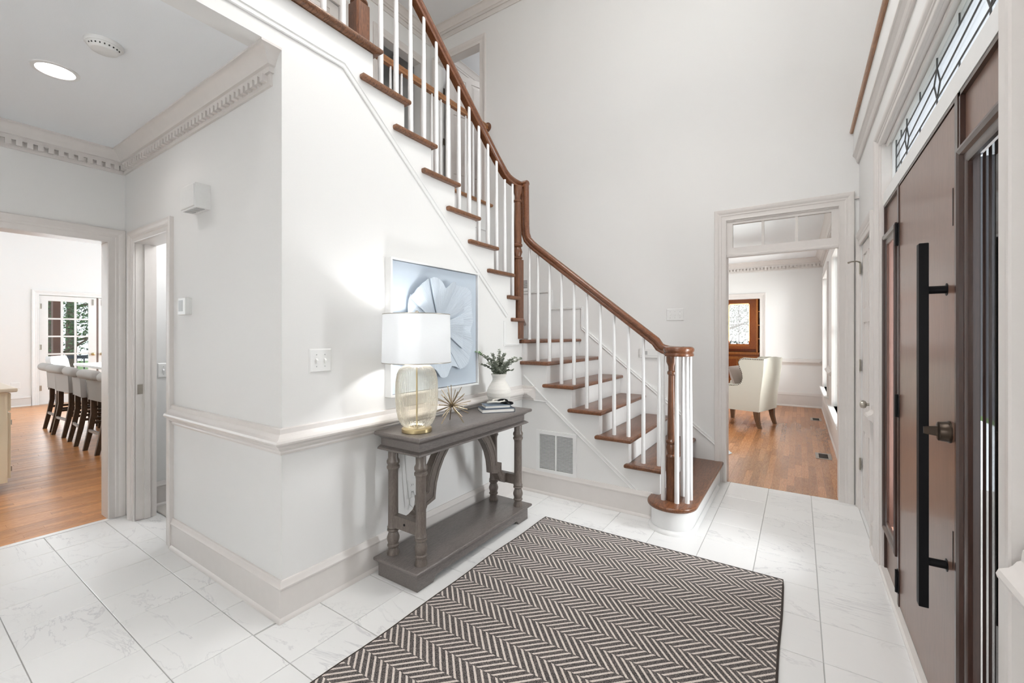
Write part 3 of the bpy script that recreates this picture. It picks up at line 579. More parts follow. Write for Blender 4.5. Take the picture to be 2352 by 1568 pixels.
for z in (1.503, .585):
    part(pb, 'standoff', MB().lathe([(.013, 0), (.013, .047), (.021, .048), (.021, .052), (.013, .053)], (.361, 2.0, z), 16, ax=(1, 0, 0)), M['black'], True)
db = part(fd, 'deadbolt', MB().lathe([(.036, 0), (.036, .004), (.033, .007), (.031, .028), (.028, .030), (0, .030)], (XS, 1.962, 1.035), 24, ax=(-1, 0, 0)), M['bronze'], True)
part(db, 'thumb_turn', MB().loft([[V(XS - .030 - q*.034, 1.962 + a*(1 - .45*q), 1.035 + b*(1 - .3*q)) for a, b in ((-.006, -.016), (.006, -.016), (.007, .016), (-.007, .016))] for q in (0, .5, 1)]), M['bronze'], True)
for z in (1.76, .665): part(fd, 'edge_plate', MB().box(XS - .001, DY0 + .030, z - .06, XS + .002, DY0 + .035, z + .06), M['black'])
def sidelight(y0, y1, label):
    s = thing(wname(), label, 'window', (XS + .03, (y0+y1)/2, .02), kind='structure')
    g0, g1, zb, zt = y0 + .075, y1 - .075, .30, 1.86
    part(s, 'lower_panel', MB().box(XS + .010, y0, .02, XS + .055, y1, zb - .04), M['door']); part(s, 'upper_panel', MB().box(XS + .010, y0, zt + .04, XS + .055, y1, 2.08), M['door'])
    part(s, 'frame_surround', MB().box(XS - .002, y0, .02, XS + .040, y0 + .018, 2.095).box(XS - .002, y1 - .018, .02, XS + .040, y1, 2.095).box(XS - .002, y0, 2.08, XS + .040, y1, 2.095), M['doorframe'])
    prof = [(0, 0), (.010, 0), (.014, .008), (.014, .026), (.022, .032), (.026, .044), (.022, .056), (0, .056)]
    for p0, p1, ac in (((g0, zb), (g0, zt), (0, -1, 0)), ((g1, zb), (g1, zt), (0, 1, 0)), ((g0, zt), (g1, zt), (0, 0, 1)), ((g0, zb), (g1, zb), (0, 0, -1))):
        a, b = V(XS + .012, *p0), V(XS + .012, *p1); d = (b-a).normalized(); ac = Vector(ac); n = len(prof)
        vs = [a + V(-1, 0, 0)*o + ac*u - d*u for o, u in prof] + [b + V(-1, 0, 0)*o + ac*u + d*u for o, u in prof]
        part(s, 'sash_moulding', MB().add(vs, [tuple(range(n))[::-1], tuple(range(n, 2*n))] + [(i, (i+1) % n, n+(i+1) % n, n+i) for i in range(n)]), M['doorframe'], True, ang=30)
    part(s, 'pane', MB().box(XS + .028, g0 - .01, zb - .01, XS + .034, g1 + .01, zt + .01), M['pane'])
sidelight(DY1 + .03, 3.265, 'narrow walnut sidelight between the closet door and the front door')
sidelight(1.448, DY0 - .03, 'narrow walnut sidelight on the near side of the front door')
# leaded transom
tr = thing(wname(), 'leaded glass transom above the front door', 'window', (.46, 2.35, 2.245), kind='structure')
TZ0, TZ1, TY0, TY1 = 2.245, 2.448, 1.455, 3.26
M['tglass'] = thin_glass('obscure_glass', (.96, .97, .98), .12, .6); M['lead'] = plain('lead_came', (.10, .10, .10), .5, .6, bscale=40)
part(tr, 'frame', MB().box(.445, 1.448, 2.165, .475, 3.265, TZ0).box(.445, 1.448, TZ1, .475, 3.265, 2.456).box(.445, 1.448, 2.245, .475, TY0, 2.456).box(.445, TY1, 2.245, .475, 3.265, 2.456), M['white'])
part(tr, 'leaded_pane', MB().box(.458, TY0, TZ0, .462, TY1, TZ1), M['tglass'])
def came(a, b, r_=.0028):
    part(tr, 'came', MB().tube([(.456, *a), (.456, *b)], r_, 6), M['lead'])
zq = [TZ0 + (TZ1 - TZ0)*k for k in (.20, .50, .80)]
came((TY1 - .04, TZ0), (TY1 - .04, TZ1)); came((TY0 + .04, TZ0), (TY0 + .04, TZ1))
bays = 3; bw = (TY1 - TY0 - .08)/bays; dpos = [TY0 + .04 + bw*(i + .5) for i in range(bays)]
edges = [TY0 + .04] + dpos + [TY1 - .04]
for i, c in enumerate(dpos):
    dm_ = [(c, zq[2]), (c + .045, zq[1] + .012), (c, zq[0]), (c - .045, zq[1] - .012)]
    for j in range(4): came(dm_[j], dm_[(j+1) % 4])
    came((c, zq[2]), (c, TZ1)); came((c, zq[0]), (c, TZ0))
for i in range(len(edges) - 1):
    a, b = edges[i], edges[i+1]
    for j, z in enumerate(zq):
        aa = a + (.045 if (j == 1 and 0 < i) else 0); bb = b - (.045 if (j == 1 and i < len(edges)-2) else 0)
        came((aa, z + (.012 if j == 1 and i > 0 else 0)), (bb, z - (.012 if j == 1 and i < len(edges)-2 else 0)))
    m_ = (a+b)/2; came((m_, zq[2]), (m_, TZ1)); came((m_, zq[0]), (m_, TZ0))
# porch outside the front door
struct('floor', MB().box(XD + .08, -1, -.12, 3.2, 5.5, -.02), plain('porch_slab', (.62, .58, .54), .8, bump=.2, bscale=60), 'pale porch slab outside the front door', 'floor')
pc = thing('porch_column', 'white square porch column outside the front door', 'column', (2.9, 3.9, -.02))
part(pc, 'shaft', MB().box(2.8, 3.8, .16, 3.0, 4.0, 2.7), M['white']); part(pc, 'plinth', MB().box(2.77, 3.77, -.02, 3.03, 4.03, .16), M['white']); part(pc, 'capital', MB().box(2.76, 3.76, 2.7, 3.04, 4.04, 2.82), M['white'])

# living room doorway with transom
dt = casing(tname(), 'moulded casing around the living room doorway and its transom', (0, YB, 0), (1, 0, 0), (0, -1, 0), -.555, .27, 2.40, w=.97)
part(dt, 'jamb', MB().box(-.568, YB - .002, 0, -.553, YB + .125, 2.40), M['trim']); part(dt, 'jamb', MB().box(.268, YB - .002, 0, .283, YB + .125, 2.40), M['trim']); part(dt, 'jamb', MB().box(-.553, YB - .002, 2.388, .268, YB + .125, 2.40), M['trim'])
part(dt, 'wall_end_moulding', MB().box(.37, YB - .014, 2.44, .399, YB - .001, 2.455), M['trim'])
tw = thing(wname(), 'three pane transom window above the living room doorway', 'window', (-.14, YB + .03, 2.06), kind='structure')
fm = MB().box(-.553, YB + .005, 2.065, .268, YB + .045, 2.15).box(-.553, YB + .005, 2.365, .268, YB + .045, 2.388).box(-.553, YB + .005, 2.15, -.505, YB + .045, 2.365).box(.222, YB + .005, 2.15, .268, YB + .045, 2.365)
part(tw, 'frame', fm, M['trim']); part(tw, 'transom_bar', MB().mould([(0, 0), (.012, 0), (.016, .01), (.016, .022), (.006, .03), (0, .03)], (-.553, YB + .005, 2.062), (.268, YB + .005, 2.062), (0, -1, 0)), M['trim'])
pw_ = (.222 + .505 - .04)/3
for i in range(3):
    a = -.505 + i*(pw_ + .02)
    part(tw, 'pane', MB().box(a, YB + .022, 2.15, a + pw_, YB + .026, 2.365), M['pane'])
    if i < 2: part(tw, 'muntin', MB().box(a + pw_, YB + .008, 2.15, a + pw_ + .02, YB + .042, 2.365), M['trim'])
# upstairs doors
casing(tname(), 'casing around the upstairs bedroom doorway on the tall wall', (0, YB, 0), (1, 0, 0), (0, -1, 0), -4.15, -3.415, 5.10, 3.0, w=.95)
casing(tname(), 'casing around the dark upstairs doorway behind the balusters', (-4.30, 0, 0), (0, 1, 0), (1, 0, 0), 3.52, 4.21, 5.05, 3.0, w=.95)
casing(tname(), 'casing around the upstairs panelled door near the top newel', (-4.30, 0, 0), (0, 1, 0), (1, 0, 0), 2.18, 2.98, 5.05, 3.0, w=.95)
ud = thing(dname(), 'white panelled upstairs door near the top newel', 'door', (-4.34, 2.6, 3.0), kind='structure')
panel_door(ud, (-4.325, 2.185, 3.0), (0, 1, 0), (1, 0, 0), .79, 2.05, M['trim'], .01)
uo = thing(dname(), 'open white panelled bedroom door upstairs', 'door', (-4.12, 4.9, 3.0), kind='structure')
ang_ = R(70)
panel_door(uo, (-4.11, YB + .135, 3.0), (math.cos(ang_), math.sin(ang_), 0), (math.sin(ang_), -math.cos(ang_), 0), .71, 2.08, M['trim'], .01)
for z in (3.35, 4.05, 4.75): hinge(uo, (-4.13, YB + .10, z), (0, 1, 0), (1, 0, 0), M['bronze'])
kp = V(-4.11, YB + .135, 0) + V(math.cos(ang_), math.sin(ang_), 0)*.65
part(uo, 'door_knob', MB().lathe([(.02, 0), (.008, .01), (.008, .03), (.024, .04), (.024, .055), (0, .062)], (kp.x, kp.y, 3.93), 14, ax=(math.sin(ang_), -math.cos(ang_), 0)), M['bronze'], True)

# ------------------------------------------------------------------ small wall things
def plate(name, label, cat, c, ax, out, w, h, toggles=0, mat='plastic', group=None):
    c, ax, out = Vector(c), Vector(ax), Vector(out)
    t = thing(name, label, cat, tuple(c - Zv*(h/2)), group=group)
    e = .006
    m = MB().loft([[c + ax*(a*(w/2)) + Zv*(b*(h/2)) for a, b in ((-1, -1), (1, -1), (1, 1), (-1, 1))], [c + ax*(a*(w/2)) + Zv*(b*(h/2)) + out*.002 for a, b in ((-1, -1), (1, -1), (1, 1), (-1, 1))], [c + ax*(a*(w/2 - e)) + Zv*(b*(h/2 - e)) + out*.006 for a, b in ((-1, -1), (1, -1), (1, 1), (-1, 1))]])
    part(t, 'plate', m, M[mat])
    for i in range(toggles):
        a = (i - (toggles-1)/2)*.046
        b = MB(); q = [(a - .005, -.012), (a + .005, -.012), (a + .005, .012), (a - .005, .012)]
        b.loft([[c + ax*u + Zv*v + out*.0055 for u, v in q], [c + ax*u + Zv*(v*.55 - .006) + out*.016 for u, v in q]])
        tg = part(t, 'toggle', b, M[mat])
        for s_ in (-1, 1): part(t, 'screw', MB().lathe([(.003, 0), (.003, .001)], c + ax*a + Zv*(.030*s_) + out*.006, 8, ax=out), M['grey'])
    return t
plate('light_switch', 'double toggle switch plate on the wall left of the lamp', 'switch', (XC, 1.297, 1.222), (0, 1, 0), (1, 0, 0), .122, .120, 2)
plate('light_switch', 'triple toggle switch plate on the wall above the handrail', 'switch', (-1.008, YB, 1.552), (1, 0, 0), (0, -1, 0), .163, .118, 3)
plate('light_switch', 'single switch plate inside the narrow side room', 'switch', (XK, 1.335, 1.07), (0, 1, 0), (1, 0, 0), .075, .118, 1)
ol = plate('wall_outlet', 'white wall outlet behind the console table', 'outlet', (XC, 1.922, .386), (0, 1, 0), (1, 0, 0), .075, .120, 0)
for dz in (.022, -.022):
    part(ol, 'receptacle', MB().slab([(-.014, -.012), (.014, -.012), (.014, .012), (-.014, .012)], 0, .008, .002, 1).xf(Matrix.Translation((XC, 1.922, .386 + dz)) @ Matrix.Rotation(R(90), 4, 'Y')), M['plastic'])
    for dy in (-.006, .006): part(ol, 'slot', MB().box(XC + .0079, 1.922 + dy - .001, .386 + dz - .004, XC + .0084, 1.922 + dy + .001, .386 + dz + .005), M['dark'])
th = thing('thermostat', 'white thermostat with grey screen on the hall wall', 'thermostat', (-3.10, YH, 1.475))
part(th, 'base_plate', MB().slab([(-3.155, YH - .010), (-3.045, YH - .010), (-3.045, YH), (-3.155, YH)], 1.475, 1.575, .003, 1), M['plastic']); part(th, 'body', MB().slab([(-3.152, YH - .034), (-3.048, YH - .034), (-3.048, YH - .010), (-3.152, YH - .010)], 1.472, 1.578, .005, 2), M['plastic'])
part(th, 'screen', MB().box(-3.142, YH - .0355, 1.495, -3.085, YH - .0338, 1.562), M['grey'])
ch = thing('door_chime', 'white door chime box high on the hall wall', 'chime', (-2.88, YH, 2.06))
part(ch, 'housing', MB().slab([(-2.985, YH - .075), (-2.795, YH - .075), (-2.795, YH), (-2.985, YH)], 2.065, 2.205, .004, 2), M['plastic']); part(ch, 'cover', MB().slab([(-2.978, YH - .082), (-2.802, YH - .082), (-2.802, YH - .074), (-2.978, YH - .074)], 2.072, 2.198, .003, 1), M['plastic'])
for i in range(3): part(ch, 'sound_slot', MB().box(-2.965 + i*.058, YH - .065, 2.063, -2.92 + i*.058, YH - .025, 2.0655), M['grey'])
ip = thing('intercom_panel', 'white intercom panel behind the balusters on the back wall', 'control panel', (-1.25, YB, 1.125))
part(ip, 'housing', MB().slab([(-1.345, YB - .02), (-1.16, YB - .02), (-1.16, YB), (-1.345, YB)], 1.125, 1.215, .003, 1), M['plastic']); part(ip, 'keypad', MB().box(-1.30, YB - .0215, 1.155, -1.272, YB - .0195, 1.192), M['grey']); part(ip, 'lid_groove', MB().box(-1.345, YB - .0208, 1.145, -1.16, YB - .0198, 1.147), M['grey'])
# smoke detector and recessed light
sd = thing('smoke_detector', 'round white smoke detector on the hall ceiling', 'smoke detector', (-2.70, .625, H1 - .035))
part(sd, 'base', MB().lathe([(.070, 0), (.070, -.010), (.066, -.016)], (-2.70, .625, H1), 32), M['plastic'], True)
part(sd, 'cap', MB().lathe([(.063, -.014), (.061, -.020), (.050, -.034), (.044, -.037), (0, -.038)], (-2.70, .625, H1), 32), M['plastic'], True)
for i in range(9):
    a = R(-75) + R(16)*i; part(sd, 'vent_slot', MB().box(-.0022, -.0015, -.0028, .0022, .0015, .0028).xf(Matrix.Translation((-2.70 + .0575*math.cos(a), .625 + .0575*math.sin(a), H1 - .026)) @ Matrix.Rotation(a + PI/2, 4, 'Z')), M['dark'])
rc = thing('recessed_light', 'lit round recessed ceiling light in the hall', 'ceiling light', (-3.18, .55, H1 - .006))
ring = MB(); ring.loft([[V(-3.18 + r_*math.cos(2*PI*i/36), .55 + r_*math.sin(2*PI*i/36), H1 + z) for i in range(36)] for r_, z in ((.092, 0), (.090, -.005), (.074, -.006), (.070, -.001))], closed=False, caps=False)
part(rc, 'trim_ring', ring, M['plastic'], True); part(rc, 'lens', MB().lathe([(.072, -.002), (0, -.0025)], (-3.18, .55, H1), 32, caps=False), emit('lens_glow', (1, .98, .95), 14))
def spot(name, loc, watts, ang=150, r_=.06, col=(1, .96, .9)):
    l = bpy.data.lights.new(name, 'SPOT'); l.energy = watts; l.spot_size = R(ang); l.spot_blend = .6; l.shadow_soft_size = r_; l.color = col
    o = bpy.data.objects.new(name, l); COL.objects.link(o); o.location = loc; return o
spot('recessed_light_beam', (-3.18, .55, H1 - .02), 4.5)
# grilles
def grille(name, label, o, ax, out, w, h, rows, cols=2, bord=.028, mat='white'):
    o, ax, out = Vector(o), Vector(ax), Vector(out); t = thing(name, label, 'air vent', tuple(o + ax*(w/2)))
    def blk(a0, a1, q0, q1, b0, b1):
        return MB().add([o + ax*a + out*q + Zv*z for z in (b0, b1) for a, q in ((a0, q0), (a1, q0), (a1, q1), (a0, q1))], [(0, 3, 2, 1), (4, 5, 6, 7), (0, 1, 5, 4), (1, 2, 6, 5), (2, 3, 7, 6), (3, 0, 4, 7)])
    part(t, 'backing', blk(bord, w-bord, .0005, .001, bord, h-bord), M['dark'])
    for a0, a1, b0, b1 in ((0, w, 0, bord), (0, w, h-bord, h), (0, bord, bord, h-bord), (w-bord, w, bord, h-bord)): part(t, 'border', blk(a0, a1, 0, .010, b0, b1), M[mat])
    for c in range(1, cols): part(t, 'divider', blk(w*c/cols - .006, w*c/cols + .006, 0, .009, bord, h-bord), M[mat])
    p_ = (h - 2*bord)/rows
    for i in range(rows):
        z0 = bord + p_*i; m = blk(bord, w-bord, .001, .008, z0, z0 + p_*.46)
        part(t, 'louver', m, M[mat])
    return t
grille('return_air_grille', 'white louvered return air grille low on the stair panel', (-1.888, YP, .178), (1, 0, 0), (0, -1, 0), .378, .360, 27, 2, .032)
grille('wall_register', 'small white wall register behind the corner newel', (-2.86, YB, 1.88), (1, 0, 0), (0, -1, 0), .19, .155, 9, 1, .028)

# ------------------------------------------------------------------ rug
def rug_mat():
    m, nt, p = nodes('herringbone_rug'); L = nt.links.new
    g = N(nt, 'ShaderNodeNewGeometry'); sx = N(nt, 'ShaderNodeSeparateXYZ'); L(g.outputs['Position'], sx.inputs[0])
    def mth(op, a, b=None, c=None):
        n = N(nt, 'ShaderNodeMath', operation=op)
        for i, q in enumerate((a, b, c)):
            if q is None: continue
            if isinstance(q, (int, float)): n.inputs[i].default_value = q
            else: L(q, n.inputs[i])
        return n.outputs[0]
    # woven jitter so the bars have stepped yarn edges
    nz = N(nt, 'ShaderNodeTexNoise'); nz.inputs['Scale'].default_value = 260; L(g.outputs['Position'], nz.inputs['Vector'])
    jit = mth('MULTIPLY', mth('SUBTRACT', nz.outputs[0], .5), .006)
    P_ = .0373; B_ = .0932
    v = mth('DIVIDE', mth('SUBTRACT', sx.outputs[1], 1.840 - 40*B_), B_); n_ = mth('FLOOR', v); f = mth('MULTIPLY', mth('SUBTRACT', v, n_), B_)
    odd = mth('MODULO', n_, 2.0); sg = mth('MULTIPLY_ADD', odd, 2.0, -1.0)           # even bands: -1
    u = mth('SUBTRACT', sx.outputs[0], mth('MULTIPLY', sg, f))
    u = mth('ADD', mth('ADD', u, mth('MULTIPLY', odd, P_*.0)), jit)
    # shift so that bars meet as a broken herringbone
    u = mth('ADD', u, mth('MULTIPLY', mth('SUBTRACT', 1.0, odd), -B_ + P_*.45))
    fr_ = mth('FRACT', mth('DIVIDE', mth('ADD', u, 20.0), P_))
    light = mth('LESS_THAN', fr_, .345)
    wv = N(nt, 'ShaderNodeTexNoise'); wv.inputs['Scale'].default_value = 330; L(g.outputs['Position'], wv.inputs['Vector'])
    rp = N(nt, 'ShaderNodeValToRGB'); e = rp.color_ramp.elements; e[0].position = .44; e[0].color = (.012, .009, .008, 1); e[1].position = .60; e[1].color = (.165, .137, .127, 1); L(wv.outputs[0], rp.inputs[0])
    rl2 = N(nt, 'ShaderNodeValToRGB'); e = rl2.color_ramp.elements; e[0].position = .3; e[0].color = (.50, .43, .385, 1); e[1].position = .6; e[1].color = (.74, .665, .61, 1); L(wv.outputs[0], rl2.inputs[0])
    mx = N(nt, 'ShaderNodeMix', data_type='RGBA'); L(light, mx.inputs[0]); L(rp.outputs[0], mx.inputs[6]); L(rl2.outputs[0], mx.inputs[7]); L(mx.outputs[2], p.inputs['Base Color'])
    p.inputs['Roughness'].default_value = .9; p.inputs['Sheen Weight'].default_value = .25
    hh = mth('ADD', mth('MULTIPLY', light, .6), wv.outputs[0]); b = N(nt, 'ShaderNodeBump'); b.inputs['Strength'].default_value = .6; b.inputs['Distance'].default_value = .003; L(hh, b.inputs['Height']); L(b.outputs[0], p.inputs['Normal'])
    return m
rg = thing('area_rug', 'brown and cream herringbone woven rug on the marble floor', 'rug', (-.82, 1.65, 0))
wob = lambda y, s_: s_*.004*math.sin(y*5.3) + s_*.003*math.sin(y*11)
edge = [(-1.562 + wob(.5 + i*.0765, 1), .5 + i*.0765) for i in range(31)] + [(-.072 + wob(2.795 - i*.0765, .4), 2.795 - i*.0765) for i in range(31)]
part(rg, 'pile', MB().slab(edge, .001, .011, .004, 1), rug_mat())
M['serge'] = plain('rug_edge', (.05, .038, .032), .95, bump=1, bscale=400)
pth = [(a, b, .0065) for a, b in edge] + [(edge[0][0], edge[0][1], .0065)]
part(rg, 'serged_edge', MB().tube(pth, .0062, 6), M['serge'], True)

# ------------------------------------------------------------------ console table
ct = thing('console_table', 'weathered grey console table with turned legs against the wall', 'console table', (-1.83, 2.165, 0))
TX0, TX1, TYA, TYB = -1.998, -1.640, 1.600, 2.735
part(ct, 'table_top', MB().slab([(TX0, TYA), (TX1, TYA), (TX1, TYB), (TX0, TYB)], .787, .812, .010, 3), M['table'], True, ang=50)
part(ct, 'cove_moulding', MB().loft([[V(a, b, z) for a, b in ((TX0 + d*.2, TYA + d), (TX1 - d, TYA + d), (TX1 - d, TYB - d), (TX0 + d*.2, TYB - d))] for d, z in ((.040, .768), (.034, .773), (.024, .781), (.012, .788))]), M['table'], True, ang=30)
part(ct, 'apron', MB().box(TX0 + .01, TYA + .042, .712, TX1 - .042, TYB - .042, .775), M['table'])
part(ct, 'apron_bead', MB().loft([[V(a, b, z) for a, b in ((TX0 + .004, TYA + d), (TX1 - d, TYA + d), (TX1 - d, TYB - d), (TX0 + .004, TYB - d))] for d, z in ((.030, .702), (.018, .708), (.022, .716), (.040, .726))]), M['table'], True, ang=30)
part(ct, 'base_shelf', MB().slab([(-1.99, 1.588), (-1.645, 1.588), (-1.645, 2.742), (-1.99, 2.742)], .088, .110, .008, 2), M['table'], True, ang=50)
bx0, bx1, by0, by1 = -1.975, -1.668, 1.612, 2.718
plin = MB()
def bracket_face(a0, a1): return [(a0, 0), (a0 + .12, 0), (a0 + .135, .022), (a0 + .15, .03), (a1 - .15, .03), (a1 - .135, .022), (a1 - .12, 0), (a1, 0), (a1, .09), (a0, .09)]
plin.prism(bracket_face(by0, by1), 'x', bx1 - .02, bx1).prism(bracket_face(by0, by1), 'x', bx0, bx0 + .02).box(bx0 + .02, by0, 0, bx1 - .02, by0 + .02, .0895).box(bx0 + .02, by1 - .02, 0, bx1 - .02, by1, .0895)
part(ct, 'plinth', plin, M['table'])
LEG = [(.034, .110), (.034, .120), (.027, .142), (.026, .150), (.033, .156), (.033, .163), (.028, .170), (.035, .195), (.035, .207), (.027, .230), (.025, .238), (.034, .245), (.034, .252), (.029, .257), (.034, .263), (.030, .272), (.0285, .29), (.0275, .575), (.030, .590), (.036, .598), (.036, .608), (.030, .616), (.036, .628), (.036, .640), (.028, .655), (.029, .712)]
LX, LY = (-1.705, -1.925), (1.675, 2.645)
for x in LX:
    for y in LY: part(ct, 'leg', MB().lathe(LEG, (x, y, 0), 20), M['tablez'], True, ang=35)
for y in LY:
    s_ = part(ct, 'stretcher', MB().box(LX[1] + .02, y - .018, .268, LX[0] - .02, y + .018, .338), M['tablez'])
    part(s_, 'bolt', MB().lathe([(.007, 0), (.007, .002)], ((LX[0] + LX[1])/2, y - .018 if y < 2 else y + .018, .303), 10, ax=(0, -1 if y < 2 else 1, 0)), M['black'])
XM = (LX[0] + LX[1])/2
for y, sg in ((LY[0], 1), (LY[1], -1)):
    outer = [(0, .335), (.035, .341), (.065, .355), (.085, .380), (.085, .431), (.138, .447), (.141, .475), (.150, .52), (.175, .58), (.208, .63), (.240, .672), (.268, .708)]
    inner = [(0, .268), (.05, .277), (.10, .307), (.134, .360), (.136, .366), (.203, .384), (.207, .425), (.216, .475), (.240, .54), (.280, .608), (.338, .672), (.38, .708)]
    mb = MB(); NK = len(outer)
    for (A, B), q in (((outer, inner), .024),):
        a_, b_ = A, B
        rings = [[V(XM - q, y + sg*a_[j][0], a_[j][1]), V(XM + q, y + sg*a_[j][0], a_[j][1]), V(XM + q, y + sg*b_[j][0], b_[j][1]), V(XM - q, y + sg*b_[j][0], b_[j][1])] for j in range(NK)]
        mb.loft(rings)
    br = part(ct, 'arched_bracket', mb, M['tablez'])
    mb = MB()
    for f0, f1 in ((.12, .30), (.70, .88)):
        rings = []
        for j in range(NK):
            pa = [(a_[j][0] + (b_[j][0]-a_[j][0])*f, a_[j][1] + (b_[j][1]-a_[j][1])*f) for f in (f0, f1)]
            rings.append([V(XM - .027, y + sg*pa[0][0], pa[0][1]), V(XM + .027, y + sg*pa[0][0], pa[0][1]), V(XM + .027, y + sg*pa[1][0], pa[1][1]), V(XM - .027, y + sg*pa[1][0], pa[1][1])])
        mb.loft(rings)
    part(br, 'bead', mb, M['tablez'])

# ------------------------------------------------------------------ table lamp
ZT = .812
LP = (-1.785, 1.722)
tl = thing('table_lamp', 'lit table lamp with ribbed amber glass base and white drum shade', 'lamp', (*LP, ZT))
part(tl, 'lamp_foot', MB().lathe([(0, 0), (.080, 0), (.083, .003), (.083, .021), (.080, .024), (0, .024)], (*LP, ZT), 40), M['brass'], True)
BODY = [(.052, .024), (.066, .029), (.085, .045), (.101, .075), (.111, .12), (.1165, .18), (.117, .235), (.115, .285), (.108, .325), (.096, .350), (.076, .368), (.050, .378), (.026, .382)]
M['amber'] = thin_glass('ribbed_amber_glass', (.96, .93, .86), .08, .9)
_nt = M['amber'].node_tree; _mx = [n for n in _nt.nodes if n.type == 'MIX_SHADER'][0]; _df = N(_nt, 'ShaderNodeBsdfTranslucent'); _df.inputs[0].default_value = (.90, .84, .72, 1); _d2 = N(_nt, 'ShaderNodeBsdfDiffuse'); _d2.inputs[0].default_value = (.92, .88, .80, 1)
_m0 = N(_nt, 'ShaderNodeMixShader'); _m0.inputs[0].default_value = .5; _nt.links.new(_df.outputs[0], _m0.inputs[1]); _nt.links.new(_d2.outputs[0], _m0.inputs[2])
_tr = [n for n in _nt.nodes if n.type == 'BSDF_TRANSPARENT'][0]; _lw = N(_nt, 'ShaderNodeLayerWeight'); _lw.inputs[0].default_value = .35; _mr = N(_nt, 'ShaderNodeMapRange'); _mr.inputs[3].default_value = .10; _mr.inputs[4].default_value = .65; _nt.links.new(_lw.outputs['Facing'], _mr.inputs[0])
_m1 = N(_nt, 'ShaderNodeMixShader'); _nt.links.new(_mr.outputs[0], _m1.inputs[0]); _nt.links.new(_tr.outputs[0], _m1.inputs[1]); _nt.links.new(_m0.outputs[0], _m1.inputs[2]); _nt.links.new(_m1.outputs[0], _mx.inputs[1])
part(tl, 'glass_body', MB().lathe(BODY, (*LP, ZT), 360, 72, .009, caps=False), M['amber'], True, ang=80)
part(tl, 'centre_rod', MB().lathe([(.0045, .024), (.0045, .385)], (*LP, ZT), 8), M['brass'], True)
part(tl, 'collar', MB().lathe([(.026, .380), (.028, .386), (.016, .390), (.014, .400), (.020, .410), (.020, .420), (.012, .428), (.012, .47), (.016, .475), (.016, .52)], (*LP, ZT), 20), M['nickel'], True)
SH0, SH1, SR0, SR1 = .388, .655, .190, .185
shade = MB(); sg_ = 56
shade.loft([[V(LP[0] + r_*math.cos(2*PI*i/sg_), LP[1] + r_*math.sin(2*PI*i/sg_), ZT + z) for i in range(sg_)] for r_, z in ((SR0, SH0), (SR1, SH1), (SR1 - .003, SH1), (SR0 - .003, SH0))], closed=True)
M['shade'] = cloth_translucent('shade_linen', (.86, .87, .88), .45)
part(tl, 'lamp_shade', shade, M['shade'], True)
for r_, z in ((SR0, SH0), (SR1, SH1)):
    part(tl, 'shade_rim', MB().tube([(LP[0] + r_*math.cos(2*PI*i/48), LP[1] + r_*math.sin(2*PI*i/48), ZT + z) for i in range(49)], .0022, 6), M['nickel'], True)
for a in (0, 120, 240): part(tl, 'shade_spider', MB().tube([(LP[0], LP[1], ZT + .645), (LP[0] + (SR1 - .002)*math.cos(R(a)), LP[1] + (SR1 - .002)*math.sin(R(a)), ZT + .650)], .0018, 6), M['nickel'])
part(tl, 'finial', MB().lathe([(.004, .60), (.004, .655), (.010, .660), (.012, .668), (.006, .676), (0, .678)], (*LP, ZT), 12), M['nickel'], True)
part(tl, 'harp', MB().tube([(LP[0], LP[1] + .05*math.sin(a), ZT + .50 + .145*(1 - math.cos(a))/2 + (0)) for a in [PI*i/10 for i in range(11)]], .0018, 6), M['nickel'])
part(tl, 'bulb', MB().lathe([(0, .515), (.012, .516), (.014, .53), (.028, .565), (.030, .585), (.022, .605), (0, .615)], (*LP, ZT), 16), emit('bulb_glow', (1, .97, .92), 25), True)
pl = bpy.data.lights.new('lamp_bulb_light', 'POINT'); pl.energy = 12; pl.shadow_soft_size = .03; pl.color = (.97, .98, 1.0); plo = bpy.data.objects.new('lamp_bulb_light', pl); COL.objects.link(plo); plo.location = (LP[0], LP[1], ZT + .625 - .10)
top('lamp_cord', MB().tube([(-1.868, 1.735, ZT + .003), (-1.985, 1.815, ZT + .003), (-2.012, 1.83, .80), (-2.017, 1.84, .72), (-2.022, 1.85, .60), (-2.015, 1.86, .45), (-2.01, 1.88, .30), (-2.008, 1.91, .27), (-2.008, 1.925, .32), (-2.020, 1.923, .364), (-2.034, 1.922, .364)], .0028, 6), plain('clear_cord', (.62, .62, .60), .4, bscale=40), 'thin pale lamp cord hanging down to the outlet', 'cord', smooth=True)

# ------------------------------------------------------------------ things on the console
M['antique'] = plain('antique_brass', (.33, .26, .17), .35, .9, bscale=60)
SPC = V(-1.79, 2.02, ZT + .105)
sp_ = thing('starburst_ornament', 'brass starburst ornament of thin rods on the console table', 'ornament', (SPC.x, SPC.y, ZT))
rnd = random.Random(3); rods = []
dirs = [V(math.cos(a)*.62, math.sin(a)*.62, -.80) for a in (R(20), R(140), R(260))]
for i in range(32):
    z = -.6 + 1.58*i/31; a = i*2.39996; q = math.sqrt(max(0, 1 - min(1, z)**2)); dirs.append(V(math.cos(a)*q, math.sin(a)*q, min(1, z)))
for i, d in enumerate(dirs):
    d.normalize(); L_ = (.1025/ -d.z) if i < 3 else rnd.uniform(.095, .135)
    if i >= 3 and d.z*L_ < -.100: L_ = .1/-d.z
    part(sp_, 'rod', MB().tube([SPC, SPC + d*L_], .0026, 6), M['antique'])
part(sp_, 'core', MB().lathe([(0, -.009), (.007, -.006), (.009, 0), (.007, .006), (0, .009)], SPC, 10), M['bronze'], True)
